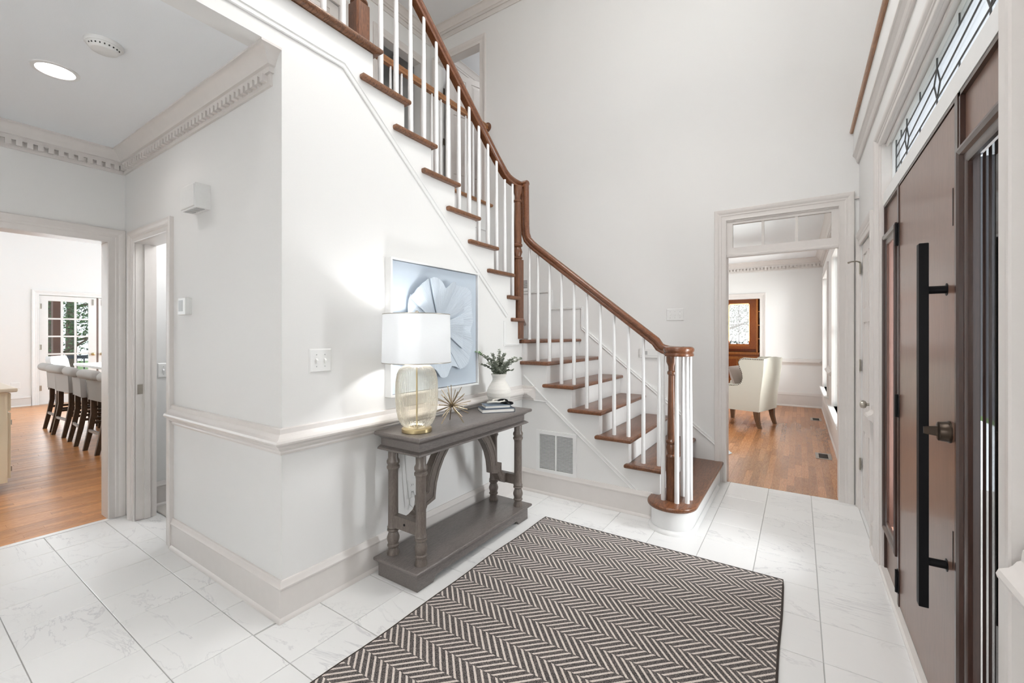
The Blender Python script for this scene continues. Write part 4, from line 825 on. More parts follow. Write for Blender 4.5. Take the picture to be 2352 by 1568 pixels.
# art: plaster flower relief in a thin floating frame
AX, AY0, AY1, AZ0, AZ1 = XC + .001, 1.712, 2.545, .985, 1.812
art = thing('flower_relief_art', 'pale blue plaster flower relief in a slim white frame behind the lamp', 'wall art', (XC + .02, (AY0+AY1)/2, AZ0))
M['canvas'] = plain('pale_blue_canvas', (.52, .59, .67), .8, bump=.2, bscale=350); M['plaster'] = plain('plaster_petal', (.62, .67, .73), .75, bscale=60)
part(art, 'frame', MB().box(AX, AY0, AZ0, AX + .052, AY0 + .012, AZ1).box(AX, AY1 - .012, AZ0, AX + .052, AY1, AZ1).box(AX, AY0 + .012, AZ0, AX + .052, AY1 - .012, AZ0 + .012).box(AX, AY0 + .012, AZ1 - .012, AX + .052, AY1 - .012, AZ1), M['white'])
part(art, 'canvas', MB().box(AX, AY0 + .016, AZ0 + .016, AX + .036, AY1 - .016, AZ1 - .016), M['canvas'])
def petal_mat():
    m, nt, p = nodes('ribbed_plaster'); L = nt.links.new
    uv = N(nt, 'ShaderNodeUVMap'); mp = N(nt, 'ShaderNodeMapping'); mp.inputs['Scale'].default_value = (95, 3, 1); L(uv.outputs[0], mp.inputs[0])
    nz = N(nt, 'ShaderNodeTexNoise'); nz.inputs['Scale'].default_value = 1; nz.inputs['Detail'].default_value = 3; nz.inputs['Distortion'].default_value = .6; L(mp.outputs[0], nz.inputs['Vector'])
    p.inputs['Base Color'].default_value = (.60, .67, .75, 1); p.inputs['Roughness'].default_value = .75
    b = N(nt, 'ShaderNodeBump'); b.inputs['Strength'].default_value = .75; b.inputs['Distance'].default_value = .008; L(nz.outputs[0], b.inputs['Height']); L(b.outputs[0], p.inputs['Normal'])
    return m
M['petal'] = petal_mat()
OUT = [(2.01,1.726),(2.04,1.720),(2.074,1.706),(2.10,1.690),(2.129,1.660),(2.165,1.69),(2.2,1.713),(2.241,1.703),(2.31,1.690),(2.379,1.681),(2.412,1.66),(2.429,1.628),(2.425,1.58),(2.432,1.541),(2.430,1.50),(2.441,1.462),(2.425,1.42),(2.401,1.382),(2.412,1.34),(2.441,1.295),(2.43,1.22),(2.407,1.152),(2.36,1.128),(2.314,1.118),(2.27,1.135),(2.23,1.137),(2.195,1.10),(2.175,1.073),(2.14,1.070),(2.112,1.078),(2.09,1.11),(2.074,1.13),(2.045,1.142),(2.019,1.14),(1.975,1.159),(1.932,1.202),(1.90,1.25),(1.873,1.297),(1.85,1.34),(1.836,1.389),(1.825,1.46),(1.828,1.541),(1.836,1.575),(1.873,1.618),(1.885,1.649),(1.92,1.672),(1.957,1.688),(1.985,1.712)]
CEN = (2.10, 1.42)
def petal(a0, a1, lift, cup, rscale, seed, c=CEN, wob_=.012, tilt=0.0):
    """fan petal following the flower outline between two angles, with a cupped ruffled surface"""
    def rad(th):
        best = None
        n = len(OUT)
        for i in range(n):
            p, q = OUT[i], OUT[(i+1) % n]
            # ray/segment intersection
            dx, dy = math.cos(th), math.sin(th); ex, ey = q[0]-p[0], q[1]-p[1]; det = dx*(-ey) - dy*(-ex)
            if abs(det) < 1e-9: continue
            wx, wy = p[0]-c[0], p[1]-c[1]; t_ = (wx*(-ey) - wy*(-ex))/det; s_ = (dx*wy - dy*wx)/det
            if t_ > 0 and -1e-6 <= s_ <= 1 + 1e-6: best = t_ if best is None else max(best, t_)
        return best or .2
    rr = random.Random(seed); nu, nv = 30, 9; ph = [rr.uniform(0, 6.28) for _ in range(3)]
    vs = []; uvs = []
    for i in range(nu + 1):
        f = i/nu; th = R(a0 + (a1-a0)*f); Rm = rad(th)*rscale*(1 + .02*math.sin(9*f + ph[0]))
        ed = min(1, min(f, 1-f)*8)
        for j in range(nv + 1):
            g = j/nv; r_ = .012 + (Rm - .012)*g
            h_ = lift + cup*(g**1.4)*(.55 + .45*math.sin(PI*f)) + wob_*.5*g*g*math.sin(f*7 + ph[1]) + .0012*math.sin(f*19 + ph[2])*g + tilt*f*g
            vs.append(V(AX + .038 + h_, c[0] + r_*math.cos(th), c[1] + r_*math.sin(th))); uvs.append((f*abs(a1-a0)/120, g))
    n1 = len(vs); T_ = .006
    back = [V(max(AX + .036, p.x - T_), p.y, p.z) for p in vs]
    W_ = nv + 1; fs = []
    for i in range(nu):
        for j in range(nv):
            a, b, c_, d = i*W_ + j, i*W_ + j+1, (i+1)*W_ + j+1, (i+1)*W_ + j; fs += [(a, b, c_, d), (n1 + a, n1 + d, n1 + c_, n1 + b)]
    for j in range(nv): fs += [(j, n1 + j, n1 + j+1, j+1), (nu*W_ + j, nu*W_ + j+1, n1 + nu*W_ + j+1, n1 + nu*W_ + j)]
    for i in range(nu): a, b = i*W_ + nv, (i+1)*W_ + nv; fs.append((a, n1 + a, n1 + b, b))
    o = part(art, 'petal', MB().add(vs + back, fs), M['petal'], True, ang=60)
    ul = o.data.uv_layers.new(name='UVMap')
    for lp in o.data.loops: ul.data[lp.index].uv = uvs[lp.vertex_index % n1]
petal(176, 262, .002, .030, 1.0, 1); petal(255, 318, .004, .032, 1.0, 2); petal(305, 372, .012, .030, .985, 3, tilt=.006); petal(352, 424, .018, .028, 1.0, 4)
petal(142, 190, .010, .026, 1.0, 5); petal(104, 148, .022, .030, .99, 6); petal(64, 110, .036, .034, 1.0, 7); petal(24, 74, .030, .020, .72, 8); petal(-36, 18, .026, .02, .70, 9)
# vase with leafy stems
VX, VY = -1.868, 2.635
vs_ = thing('ribbed_vase', 'white ribbed ceramic vase behind the books on the console table', 'vase', (VX, VY, ZT))
M['ceramic'] = plain('matte_ceramic', (.74, .72, .68), .8, bump=.25, bscale=140)
vp = []
prof_v = [(.050, 0), (.060, .03), (.078, .06), (.090, .09), (.092, .115), (.084, .145), (.066, .175), (.052, .198), (.048, .210), (.050, .228), (.060, .252)]
def interp(P_, z):
    for i in range(len(P_)-1):
        if P_[i][1] <= z <= P_[i+1][1]: f = (z - P_[i][1])/(P_[i+1][1]-P_[i][1]); f = f*f*(3-2*f) if 0 else f; return P_[i][0] + (P_[i+1][0]-P_[i][0])*f
    return P_[-1][0]
nb = 110
for i in range(nb + 1):
    z = .252*i/nb; r_ = interp(prof_v, z); vp.append((r_ + .0010*math.sin(2*PI*z/.0098) - .0004, z))
part(vs_, 'vase_body', MB().lathe([(0, 0)] + vp + [(.054, .250), (.042, .215), (.040, .205), (0, .15)], (VX, VY, ZT), 36, caps=False), M['ceramic'], True, ang=80)
pt = thing('leafy_stems', 'grey green leafy stems standing in the ribbed vase', 'plant', (VX, VY, ZT + .15))
M['leaf'] = plain('sage_leaf', (.22, .25, .195), .65, bscale=25); M['leaf2'] = plain('pale_sage_leaf', (.42, .45, .38), .65, bscale=25); M['leaf3'] = plain('bright_leaf', (.16, .33, .10), .5, bscale=25)
rnd = random.Random(11)
sprigs = [(-.165, .215, 0), (-.10, .19, 1), (-.135, .12, 2), (-.05, .20, 0), (0, .225, 1), (.045, .20, 2), (.085, .155, 0), (.125, .175, 1), (.165, .165, 2), (-.03, .14, 1), (.03, .13, 0), (.10, .075, 2), (-.075, .13, 2), (.0, .16, 0)]
rtv = V(.833, .553, 0); fwv = V(-.553, .833, 0)
nleaf = 0
for si, (a, hgt, k) in enumerate(sprigs):
    dep = rnd.uniform(-.07, .05); b0 = V(VX, VY, ZT + .17) + rtv*(a*.10) + fwv*dep*.1; b1 = V(VX, VY, ZT + .235) + rtv*(a*.2) + fwv*dep*.3; b2 = V(VX, VY, ZT + .20 + hgt) + rtv*a + fwv*dep
    pth = [b0 + (b1-b0)*f for f in (0, .5)] + [b1*(1-f)**2 + (b1 + Zv*hgt*.5)*(2*f*(1-f)) + b2*f*f for f in (0, .25, .5, .75, 1)]
    stm = part(pt, 'stem', MB().tube(pth, .0016, 5), M['leaf'])
    for q in range(26):
        f = .10 + .90*q/25; c = b1*(1-f)**2 + (b1 + Zv*hgt*.5)*(2*f*(1-f)) + b2*f*f
        for w_ in range(3):
            an = rnd.uniform(0, 6.28); el = rnd.uniform(-.1, .9); d = V(math.cos(an)*math.cos(el), math.sin(an)*math.cos(el), math.sin(el)); L_ = rnd.uniform(.020, .032)*(1.05 - .35*f); sd_ = d.cross(Zv).normalized()*L_*.44; nn = d.cross(sd_).normalized()*.003
            p0 = c; p1 = c + d*L_*.5 + sd_ + nn; p2 = c + d*L_; p3 = c + d*L_*.5 - sd_ + nn; pm = c + d*L_*.5 - nn
            lf = MB().add([p0, p1, p2, p3, pm], [(0, 1, 4), (1, 2, 4), (2, 3, 4), (3, 0, 4)])
            if nleaf == 0: bucket = {}
            mk = 'leaf3' if (si == 0 and q > 20) else rnd.choice(('leaf', 'leaf2')); bucket.setdefault((stm.name, mk), (stm, MB()))[1].add(lf.v, lf.f); nleaf += 1
for (sn_, mk), (stm, mb) in bucket.items():
    Mi = XF[pt.name].inverted(); o = link('leaf_cluster', MB().add([Mi @ p for p in mb.v], mb.f).mesh('leaf_cluster', recalc=False), M[mk], stm); o['kind'] = 'stuff'
# books
def book(c, rz, w_, d_, h_, z, cover, label, group=None):
    b = thing('book', label, 'book', (c[0], c[1], z), rz, group)
    t_ = .003
    part(b, 'pages', MB().box(-w_/2 + .003, -d_/2 + .004, t_, w_/2 - .004, d_/2 - .004, h_ - t_), plain('book_pages', (.80, .78, .74), .8, bscale=30), local=True)
    cv = MB().box(-w_/2, -d_/2, 0, w_/2, d_/2, t_).box(-w_/2, -d_/2, h_ - t_, w_/2, d_/2, h_).box(w_/2 - .004, -d_/2, 0, w_/2, d_/2, h_)
    part(b, 'cover', cv, cover, local=True)
navy = plain('navy_cover', (.035, .055, .085), .5, bscale=40); slate = plain('slate_cover', (.13, .17, .22), .5, bscale=40)
book((-1.800, 2.505), R(50), .236, .150, .026, ZT, navy, 'navy book with white pages at the bottom of the pair')
book((-1.806, 2.512), R(51), .185, .118, .021, ZT + .026, slate, 'smaller slate blue book lying on the navy book')
cl = thing('link_chain_ornament', 'black and ivory linked ring ornament on top of the books', 'ornament', (-1.80, 2.53, ZT + .047))
ivory = plain('ivory_link', (.72, .69, .63), .5, bscale=40)
def link_ring(c, rx, ry, th_, tz, mat, r_=.0065):
    Mx = Matrix.Translation(c) @ Matrix.Rotation(th_, 4, 'Z') @ Matrix.Rotation(tz, 4, 'X')
    part(cl, 'chain_link', MB().tube([Mx @ V(rx*math.cos(2*PI*i/24), ry*math.sin(2*PI*i/24), 0) for i in range(25)], r_, 8), mat, True)
zc = ZT + .047 + .0075
link_ring((-1.800, 2.535, zc + .014), .042, .026, R(33), R(12), ivory); link_ring((-1.828, 2.497, zc + .006), .036, .022, R(60), R(-14), ivory); link_ring((-1.770, 2.545, zc + .012), .034, .020, R(20), R(25), M['black']); link_ring((-1.742, 2.568, zc - .002), .038, .018, R(5), R(14), M['black'])

# ------------------------------------------------------------------ living room beyond the doorway
XL, YL, ZL = .37, 9.82, 2.80
lf = struct('floor', MB().box(-4.4, YB + .028, -.06, XL, YL, -.0015), plain('floor_gap', (.10, .045, .02), .8, bscale=20), 'oak plank floor of the living room', 'floor')
pw = .0572; rnd = random.Random(5); far = MB(); pm = {}
xi = XL - .004; row = 0
while xi > -2.2:
    y = YB + .030 - rnd.uniform(0, .6)
    while y < YL:
        L_ = rnd.choice((.32, .46, .6, .78, 1.0)); y0, y1 = max(y, YB + .030), min(y + L_ - .0008, YL - .002); y += L_
        if y1 - y0 < .004: continue
        if y0 < 7.4 and xi > -.85:
            key = round(y1-y0, 3)
            if key not in pm: pm[key] = MB().box(-pw/2 + .0004, -key/2, -.006, pw/2 - .0004, key/2, 0).mesh('plank')
            o = link('plank', pm[key], M['plank'], lf); o.location = V(xi - pw/2, (y0+y1)/2, rnd.uniform(-.0003, .0003)) - lf.location
        else: far.box(xi - pw + .0004, y0, -.006, xi - .0004, y1, rnd.uniform(-.0003, .0003))
    xi -= pw; row += 1
def farmat(name, c1, c2, ax):
    # plank tone by position for planks too far away to pick apart
    m = wood(name, c1, c2, (14, 1.6, 14) if ax == 'y' else (1.6, 14, 14), .34, 0, .1, world=True); nt = m.node_tree; L = nt.links.new
    g = N(nt, 'ShaderNodeNewGeometry'); wn_ = N(nt, 'ShaderNodeTexWhiteNoise', noise_dimensions='1D'); L(g.outputs['Random Per Island'], wn_.inputs['W'])
    p = nt.nodes['Principled BSDF']; src = p.inputs['Base Color'].links[0].from_socket; hs = N(nt, 'ShaderNodeHueSaturation'); mr = N(nt, 'ShaderNodeMapRange'); mr.inputs[3].default_value = .8; mr.inputs[4].default_value = 1.2
    L(g.outputs['Random Per Island'], mr.inputs[0]); L(mr.outputs[0], hs.inputs['Value']); L(src, hs.inputs['Color']); L(hs.outputs[0], p.inputs['Base Color']); return m
part(lf, 'plank_field', far, farmat('far_oak_plank', (.30, .115, .045), (.55, .27, .13), 'y'), kind='stuff')
struct('wall_living_left', MB().box(-4.5, YB + .12, 0, -4.4, YL + .1, ZL), M['wall'], 'living room side wall out of sight to the left', 'wall')
struct('wall_living_far', MB().box(-4.4, YL, 0, -1.55, YL + .12, ZL).box(-1.55, YL, 2.08, -.645, YL + .12, ZL).box(-.645, YL, 0, XL + .15, YL + .12, ZL), M['wall'], 'far living room wall with a doorway to the panelled study', 'wall')
WY = ((8.05, 9.45), (5.50, 6.90)); WZ0, WZ1 = .44, 2.35
lw = MB()
for a, b in ((YB + .12, WY[1][0]), (WY[1][1], WY[0][0]), (WY[0][1], YL)): lw.box(XL, a, 0, XL + .15, b, ZL)
for a, b in WY: lw.box(XL, a, 0, XL + .15, b, WZ0).box(XL, a, WZ1, XL + .15, b, ZL)
struct('wall_living_right', lw, M['wall'], 'living room window wall on the street side', 'wall')
for (a, b), lb in zip(WY, ('tall white living room window nearest the far wall', 'tall white living room window nearest the foyer')):
    wn = thing(wname(), lb, 'window', (XL + .1, (a+b)/2, WZ0), kind='structure')
    cs = MB(); cs.box(XL - .022, a - .10, WZ0, XL, a, WZ1 + .1).box(XL - .022, b, WZ0, XL, b + .10, WZ1 + .1).box(XL - .022, a, WZ1, XL, b, WZ1 + .1); part(wn, 'casing', cs, M['trim'])
    part(wn, 'sill', MB().box(XL - .06, a - .12, WZ0 - .03, XL + .09, b + .12, WZ0), M['white'])
    part(wn, 'sash_frame', MB().box(XL + .09, a, WZ0, XL + .13, a + .05, WZ1).box(XL + .09, b - .05, WZ0, XL + .13, b, WZ1).box(XL + .09, a, WZ0, XL + .13, b, WZ0 + .06).box(XL + .09, a, WZ1 - .05, XL + .13, b, WZ1).box(XL + .09, a, 1.38, XL + .13, b, 1.43), M['white'])
    for i in (1, 2): part(wn, 'muntin', MB().box(XL + .1, a + (b-a)*i/3 - .01, WZ0, XL + .12, a + (b-a)*i/3 + .01, WZ1), M['white'])
    part(wn, 'pane', MB().box(XL + .107, a, WZ0, XL + .111, b, WZ1), M['pane'])
struct('ceiling', MB().box(-4.4, YB + .12, ZL, XL + .15, YL, ZL + .06), M['ceil'], 'living room ceiling seen through the doorway', 'ceiling')
crown(tname(), 'dentil crown moulding around the living room ceiling', ZL, [((-4.4, YL), (XL, YL), (0, -1, 0), 1, -1, 1), ((XL, YB + .12), (XL, YL), (-1, 0, 0), 0, -1, 1)], joined=True, sc=1.25)
base_run('baseboard_living', 'tall baseboard around the living room', [((-.535, YL), (XL, YL), (0, -1, 0), 0, -1), ((XL, YB + .12), (XL, YL), (-1, 0, 0), 0, -1)], [(a, b*1.4) for a, b in BASE])
base_run(tname(), 'chair rail around the living room', [((-.535, YL), (XL, YL), (0, -1, 0), 0, -1), ((XL, 7.0), (XL, 7.95), (-1, 0, 0), 0, 0), ((XL, YB + .12), (XL, 5.4), (-1, 0, 0), 0, 0)], CHAIR, CZ)
dcs = casing(tname(), 'moulded casing around the study doorway in the far living room wall', (0, YL, 0), (1, 0, 0), (0, -1, 0), -1.55, -.645, 2.08, w=1.05)
for z in (.3, 1.1, 1.75): hinge(dcs, (-.648, YL + .02, z), (0, 1, 0), (-1, 0, 0), M['bronze'], .1)
def register(x0, y0, x1, y1, label):
    t = thing('floor_register', label, 'floor vent', ((x0+x1)/2, (y0+y1)/2, .0005), group=None)
    b = .03; pt_ = plain('pewter', (.42, .38, .34), .45, .4, bscale=50)
    for q in ((x0, y0, x1, y0 + b), (x0, y1 - b, x1, y1), (x0, y0 + b, x0 + b, y1 - b), (x1 - b, y0 + b, x1, y1 - b)): part(t, 'border', MB().box(q[0], q[1], .0005, q[2], q[3], .004), pt_)
    part(t, 'backing', MB().box(x0 + b, y0 + b, .0005, x1 - b, y1 - b, .001), M['dark'])
    for i in range(7): yy = y0 + b + (y1 - y0 - 2*b)*(i + .5)/7; part(t, 'slat', MB().box(x0 + b, yy - .004, .001, x1 - b, yy + .004, .0035), M['bronze'])
register(.155, 5.80, .30, 6.08, 'floor register in the oak floor nearest the doorway'); register(.155, 8.34, .30, 8.62, 'floor register in the oak floor farther into the living room')
top('living_room_rug', MB().slab([(-1.9, 4.75), (-1.3, 4.85), (-.66, 5.42), (-.635, 5.50), (-.68, 5.60), (-1.5, 6.9), (-2.3, 6.6)], .0005, .010, .004, 1), plain('grey_wool', (.55, .57, .58), .95, bump=1, bscale=120), 'pale grey rug corner showing at the living room doorway', 'rug')

# wing chair, facing left, seen from its side and back
wc = thing('wing_chair', 'cream linen wingback armchair with nailhead trim in the living room', 'armchair', (-.70, 7.56, 0), R(73))
M['linen'] = plain('cream_linen', (.66, .64, .56), .85, bump=.25, bscale=220); M['legwood'] = wood('chair_leg_wood', (.09, .045, .022), (.20, .105, .05), (8, 8, 2), .4)
def loc(par, name, mb, mat, smooth=False, ang=40, kind=None): return part(par, name, mb, mat, smooth, True, ang=ang, kind=kind)
# local frame: +y is the front, x sideways
hw, db_, df_ = .33, -.33, .36
def side_outline():
    return [(df_, .24), (df_, .52), (df_ - .03, .60), (df_ - .10, .615), (.04, .605), (-.04, .615), (-.085, .65), (-.105, .71), (-.10, .80), (-.07, .88), (-.05, .95), (-.07, .99), (-.12, 1.01), (db_ - .075, 1.005), (db_ - .06, .80), (db_ - .02, .50), (db_, .24)]
for s_ in (-1, 1):
    so = side_outline(); n = len(so)
    inner = [V(s_*(hw - .07 + .03*max(0, z - .6)), y, z) for y, z in so]; outer = [V(s_*(hw + .05*max(0, z - .55)), y, z) for y, z in so]
    mid_ = [V(s_*(hw - .035 + .045*max(0, z - .58)), y + (.012 if y > 0 else 0), z + (.012 if z > .55 else 0)) for y, z in so]
    loc(wc, 'wing_side', MB().loft([inner, mid_, outer]), M['linen'], True, 60)
    nh = MB()
    crest = so[1:14]
    for i in range(len(crest)-1):
        d = math.dist(crest[i], crest[i+1]); k = max(1, int(d/.022))
        for j in range(k):
            f = (j + .5)/k; y = crest[i][0] + (crest[i+1][0]-crest[i][0])*f; z = crest[i][1] + (crest[i+1][1]-crest[i][1])*f
            nh.lathe([(.0075, 0), (.006, .003), (0, .005)], (s_*(hw + .05*max(0, z - .55)), y, z - .004), 6, ax=(s_, 0, 0))
    loc(wc, 'nailhead_trim', nh, M['bronze'], kind='stuff')
bk_ = [[V(x, db_ - .02 - .055*(z - .24)/.76 + .05*(1 - abs(x/hw))*0, z) for x in (-hw, hw)] for z in (.24, 1.0)]
NB = 9
def backring(z, y0, y1, bow): return [V((-hw + .012 - .05*max(0, z-.55)) + (2*hw - .024 + .1*max(0, z-.55))*i/NB, y0 - bow*math.sin(PI*i/NB), z + (.03*math.sin(PI*i/NB) if z > .95 else 0)) for i in range(NB + 1)] + [V(hw - 2*hw*i/NB, y1, z + (.03*math.sin(PI*i/NB) if z > .95 else 0)) for i in range(NB + 1)]
loc(wc, 'back_panel', MB().loft([backring(.24, db_, db_ + .10, .004), backring(.5, db_ - .02, db_ + .12, .010), backring(.8, db_ - .06, db_ + .08, .016), backring(.96, db_ - .073, db_ + .05, .018), backring(1.005, db_ - .065, db_ + .0, .012)]), M['linen'], True, 60)
loc(wc, 'seat_frame', MB().slab([(-hw + .02, db_ + .02), (hw - .02, db_ + .02), (hw - .02, df_ - .01), (-hw + .02, df_ - .01)], .235, .36, .02, 2), M['linen'], True)
loc(wc, 'seat_cushion', MB().slab([(-hw + .07, db_ + .10), (hw - .07, db_ + .10), (hw - .07, df_ + .02), (-hw + .07, df_ + .02)], .36, .48, .04, 4), M['linen'], True, 60)
for x, y, k in ((-.28, .30, .0), (.28, .30, .0), (-.28, -.28, -.045), (.28, -.28, -.045)):
    loc(wc, 'leg', MB().loft([[V(x + a*q, y + k*(1 - z/.24)**2 + b*q, z) for a, b in ((-1, -1), (1, -1), (1, 1), (-1, 1))] for q, z in ((.022, 0), (.024, .04), (.029, .12), (.034, .20), (.036, .242))]), M['legwood'])
cu = thing('throw_cushion', 'striped taupe and white cushion leaning in the wing chair', 'cushion', (-.93, 7.62, .48), R(73))
cm = plain('taupe_stripe', (.42, .35, .31), .9, bump=.3, bscale=120)
def pillow(w_, h_, t_, n=10):
    vs = []; fs = []
    for s_ in (1, -1):
        b = len(vs)
        for i in range(n + 1):
            for j in range(n + 1):
                u, v = i/n*2 - 1, j/n*2 - 1; q = (1 - u*u)*(1 - v*v); pin = 1 - .06*(abs(u*v)**2)*0
                vs.append(V(u*w_/2*(1 - .06*(1 - v*v)*0 + .05*(abs(v)**3)*abs(u)), s_*t_/2*(q**.45 if q > 0 else 0), v*h_/2))
        for i in range(n):
            for j in range(n): a = b + i*(n+1) + j; fs.append((a, a+1, a+n+2, a+n+1) if s_ > 0 else (a, a+n+1, a+n+2, a+1))
    return vs, fs
pv, pf = pillow(.42, .40, .16); Mt = Matrix.Translation((0, -.16, .205)) @ Matrix.Rotation(R(-20), 4, 'X'); loc(cu, 'cushion_body', MB().add([Mt @ p for p in pv], pf), cm, True, 70)

# ------------------------------------------------------------------ oak study beyond
M['oak'] = wood('honey_oak', (.40, .14, .025), (.66, .30, .075), (10, 10, 1.4), .3, 0, .3); M['oakd'] = wood('dark_honey_oak', (.27, .075, .015), (.48, .17, .04), (10, 10, 1.4), .3, 0, .3)
struct('floor', MB().box(-3.2, YL + .001, -.05, .5, 13.3, 0), M['oakd'], 'study floor beyond the living room', 'floor')
sw = MB().box(-3.2, 13.05, 0, -1.60, 13.2, 2.8).box(-1.09, 13.05, 0, .5, 13.2, 2.8).box(-1.60, 13.05, 0, -1.09, 13.2, 1.10).box(-1.60, 13.05, 2.20, -1.09, 13.2, 2.8)
struct('wall_study', sw, M['oak'], 'honey oak panelled study wall with a window', 'wall')
struct('wall_study_left', MB().box(-3.2, YL + .12, 0, -3.1, 13.05, 2.8).box(.4, YL + .12, 0, .5, 13.05, 2.8), M['oak'], 'study side walls of honey oak', 'wall')
struct('ceiling', MB().box(-3.2, YL + .12, 2.8, .5, 13.2, 2.85), M['ceil'], 'study ceiling', 'ceiling')
wn = thing(wname(), 'oak framed study window with four panes of foliage', 'window', (-1.345, 13.0, 1.05), kind='structure')
wf = MB().box(-1.76, 12.99, 1.05, -1.60, 13.05, 2.34).box(-1.09, 12.99, 1.05, -.925, 13.05, 2.34).box(-1.60, 12.99, 2.20, -1.09, 13.05, 2.34); part(wn, 'window_casing', wf, M['oakd'])
part(wn, 'sill', MB().box(-1.79, 12.93, .99, -.90, 13.08, 1.06), M['oakd']); part(wn, 'apron', MB().box(-1.76, 13.0, .93, -.93, 13.05, .99), M['oakd'])
part(wn, 'sash', MB().box(-1.60, 13.08, 1.10, -1.575, 13.11, 2.20).box(-1.115, 13.08, 1.10, -1.09, 13.11, 2.20).box(-1.60, 13.08, 1.10, -1.09, 13.11, 1.12).box(-1.60, 13.08, 2.18, -1.09, 13.11, 2.20), M['oakd'])
part(wn, 'muntin', MB().box(-1.355, 13.085, 1.12, -1.338, 13.105, 2.18), M['dark']); part(wn, 'muntin', MB().box(-1.575, 13.084, 1.63, -1.115, 13.106, 1.65), M['dark'])
for i in range(2):
    for j in range(2): part(wn, 'pane', MB().box(-1.575 + i*.24, 13.094, 1.12 + j*.53, -1.355 + i*.24, 13.097, 1.63 + j*.55), M['pane'])
cb = thing('study_cabinet', 'honey oak built in cabinet below the study window', 'cabinet', (-1.5, 12.8, 0))
part(cb, 'carcass', MB().box(-2.6, 12.62, .10, -.85, 13.035, .86), M['oak']); part(cb, 'toe_kick', MB().box(-2.58, 12.68, 0, -.87, 13.04, .10), M['dark']); part(cb, 'counter', MB().box(-2.62, 12.58, .86, -.84, 13.035, .91), M['oak'])
for i in range(4):
    a = -2.58 + i*.432; d = part(cb, 'cabinet_door', MB().box(a + .02, 12.600, .18, a + .412, 12.620, .80), M['oak'])
    part(d, 'raised_panel', MB().loft([[V(a + .075 + e, 12.600 - q, z) for e, z in ((0, .24 + e0), (.282, .24 + e0))] + [V(a + .357, 12.600 - q, .74), V(a + .075, 12.600 - q, .74)] for q, e0 in ((0, 0), (.008, .0))]), M['oakd']); part(d, 'door_pull', MB().lathe([(.008, 0), (.012, .02), (0, .026)], (a + (.385 if i % 2 == 0 else .05), 12.600, .74), 10, ax=(0, -1, 0)), M['brass'])
bs = thing('study_bookcase', 'honey oak bookcase upright at the right of the study window', 'bookcase', (-.70, 12.9, .91))
part(bs, 'side', MB().box(-.915, 12.70, .91, -.875, 13.045, 2.6), M['oak']); part(bs, 'side', MB().box(-.06, 12.70, .0, -.02, 13.045, 2.6), M['oak']); part(bs, 'back', MB().box(-.875, 13.03, .0, -.06, 13.045, 2.6), M['dark'])
for z in (.3, .9, 1.25, 1.6, 1.95, 2.3): part(bs, 'shelf', MB().box(-.875 if z > .9 else -.84, 12.72, z, -.06, 13.03, z + .025), M['oak'])
# ------------------------------------------------------------------ kitchen
XF_ = -12.30
kf = struct('floor', MB().box(XF_, -2.4, -.06, XK, 6.0, -.003), plain('kitchen_floor_gap', (.12, .05, .02), .8, bscale=20), 'honey oak plank floor of the kitchen', 'floor')
kp_ = MB(); rnd = random.Random(9); x = XK - .002
while x > XF_:
    y = -2.4 - rnd.uniform(0, 1)
    while y < 5.0:
        L_ = rnd.uniform(.5, 1.6); a, b = max(y, -2.38), min(y + L_ - .0008, 5.0); y += L_
        if b > a: kp_.box(x - pw + .0004, a, -.008, x - .0004, b, rnd.uniform(-.0004, .0002))
    x -= pw
part(kf, 'plank_field', kp_, farmat('kitchen_far_plank', (.36, .13, .035), (.62, .30, .115), 'y'), kind='stuff')
part(kf, 'threshold_strip', MB().box(XK - .002, -1.5, -.004, XK + .045, 1.0, .003), M['marble'])
struct('wall_kitchen_far', MB().box(XF_ - .15, -2.4, 0, XF_, 1.905, 3.6).box(XF_ - .15, 1.905, 2.14, XF_, 3.58, 3.6).box(XF_ - .15, 3.58, 0, XF_, 6.0, 3.6), M['wall'], 'bright far kitchen wall with french doors', 'wall')
struct('wall_kitchen_side', MB().box(XF_, -2.5, 0, XK - .14, -2.4, 3.6).box(XF_, 5.0, 0, XK - .14, 5.1, 3.6).box(XK - .14, 1.6, 0, XK - .10, 5.1, 3.6), M['wall'], 'kitchen side walls out of sight', 'wall')
struct('ceiling', MB().box(XF_ - .15, -2.5, 3.6, XK, 5.1, 3.66), M['ceil'], 'kitchen ceiling', 'ceiling')
base_run('baseboard_kitchen', 'white baseboard on the far kitchen wall', [((XF_, -2.4), (XF_, 1.80), (1, 0, 0), 0, 0)], [(a, b*1.0) for a, b in BASE])
casing(tname(), 'white casing around the french doors', (XF_, 0, 0), (0, 1, 0), (1, 0, 0), 1.905, 3.58, 2.14, w=.95, mat='white')
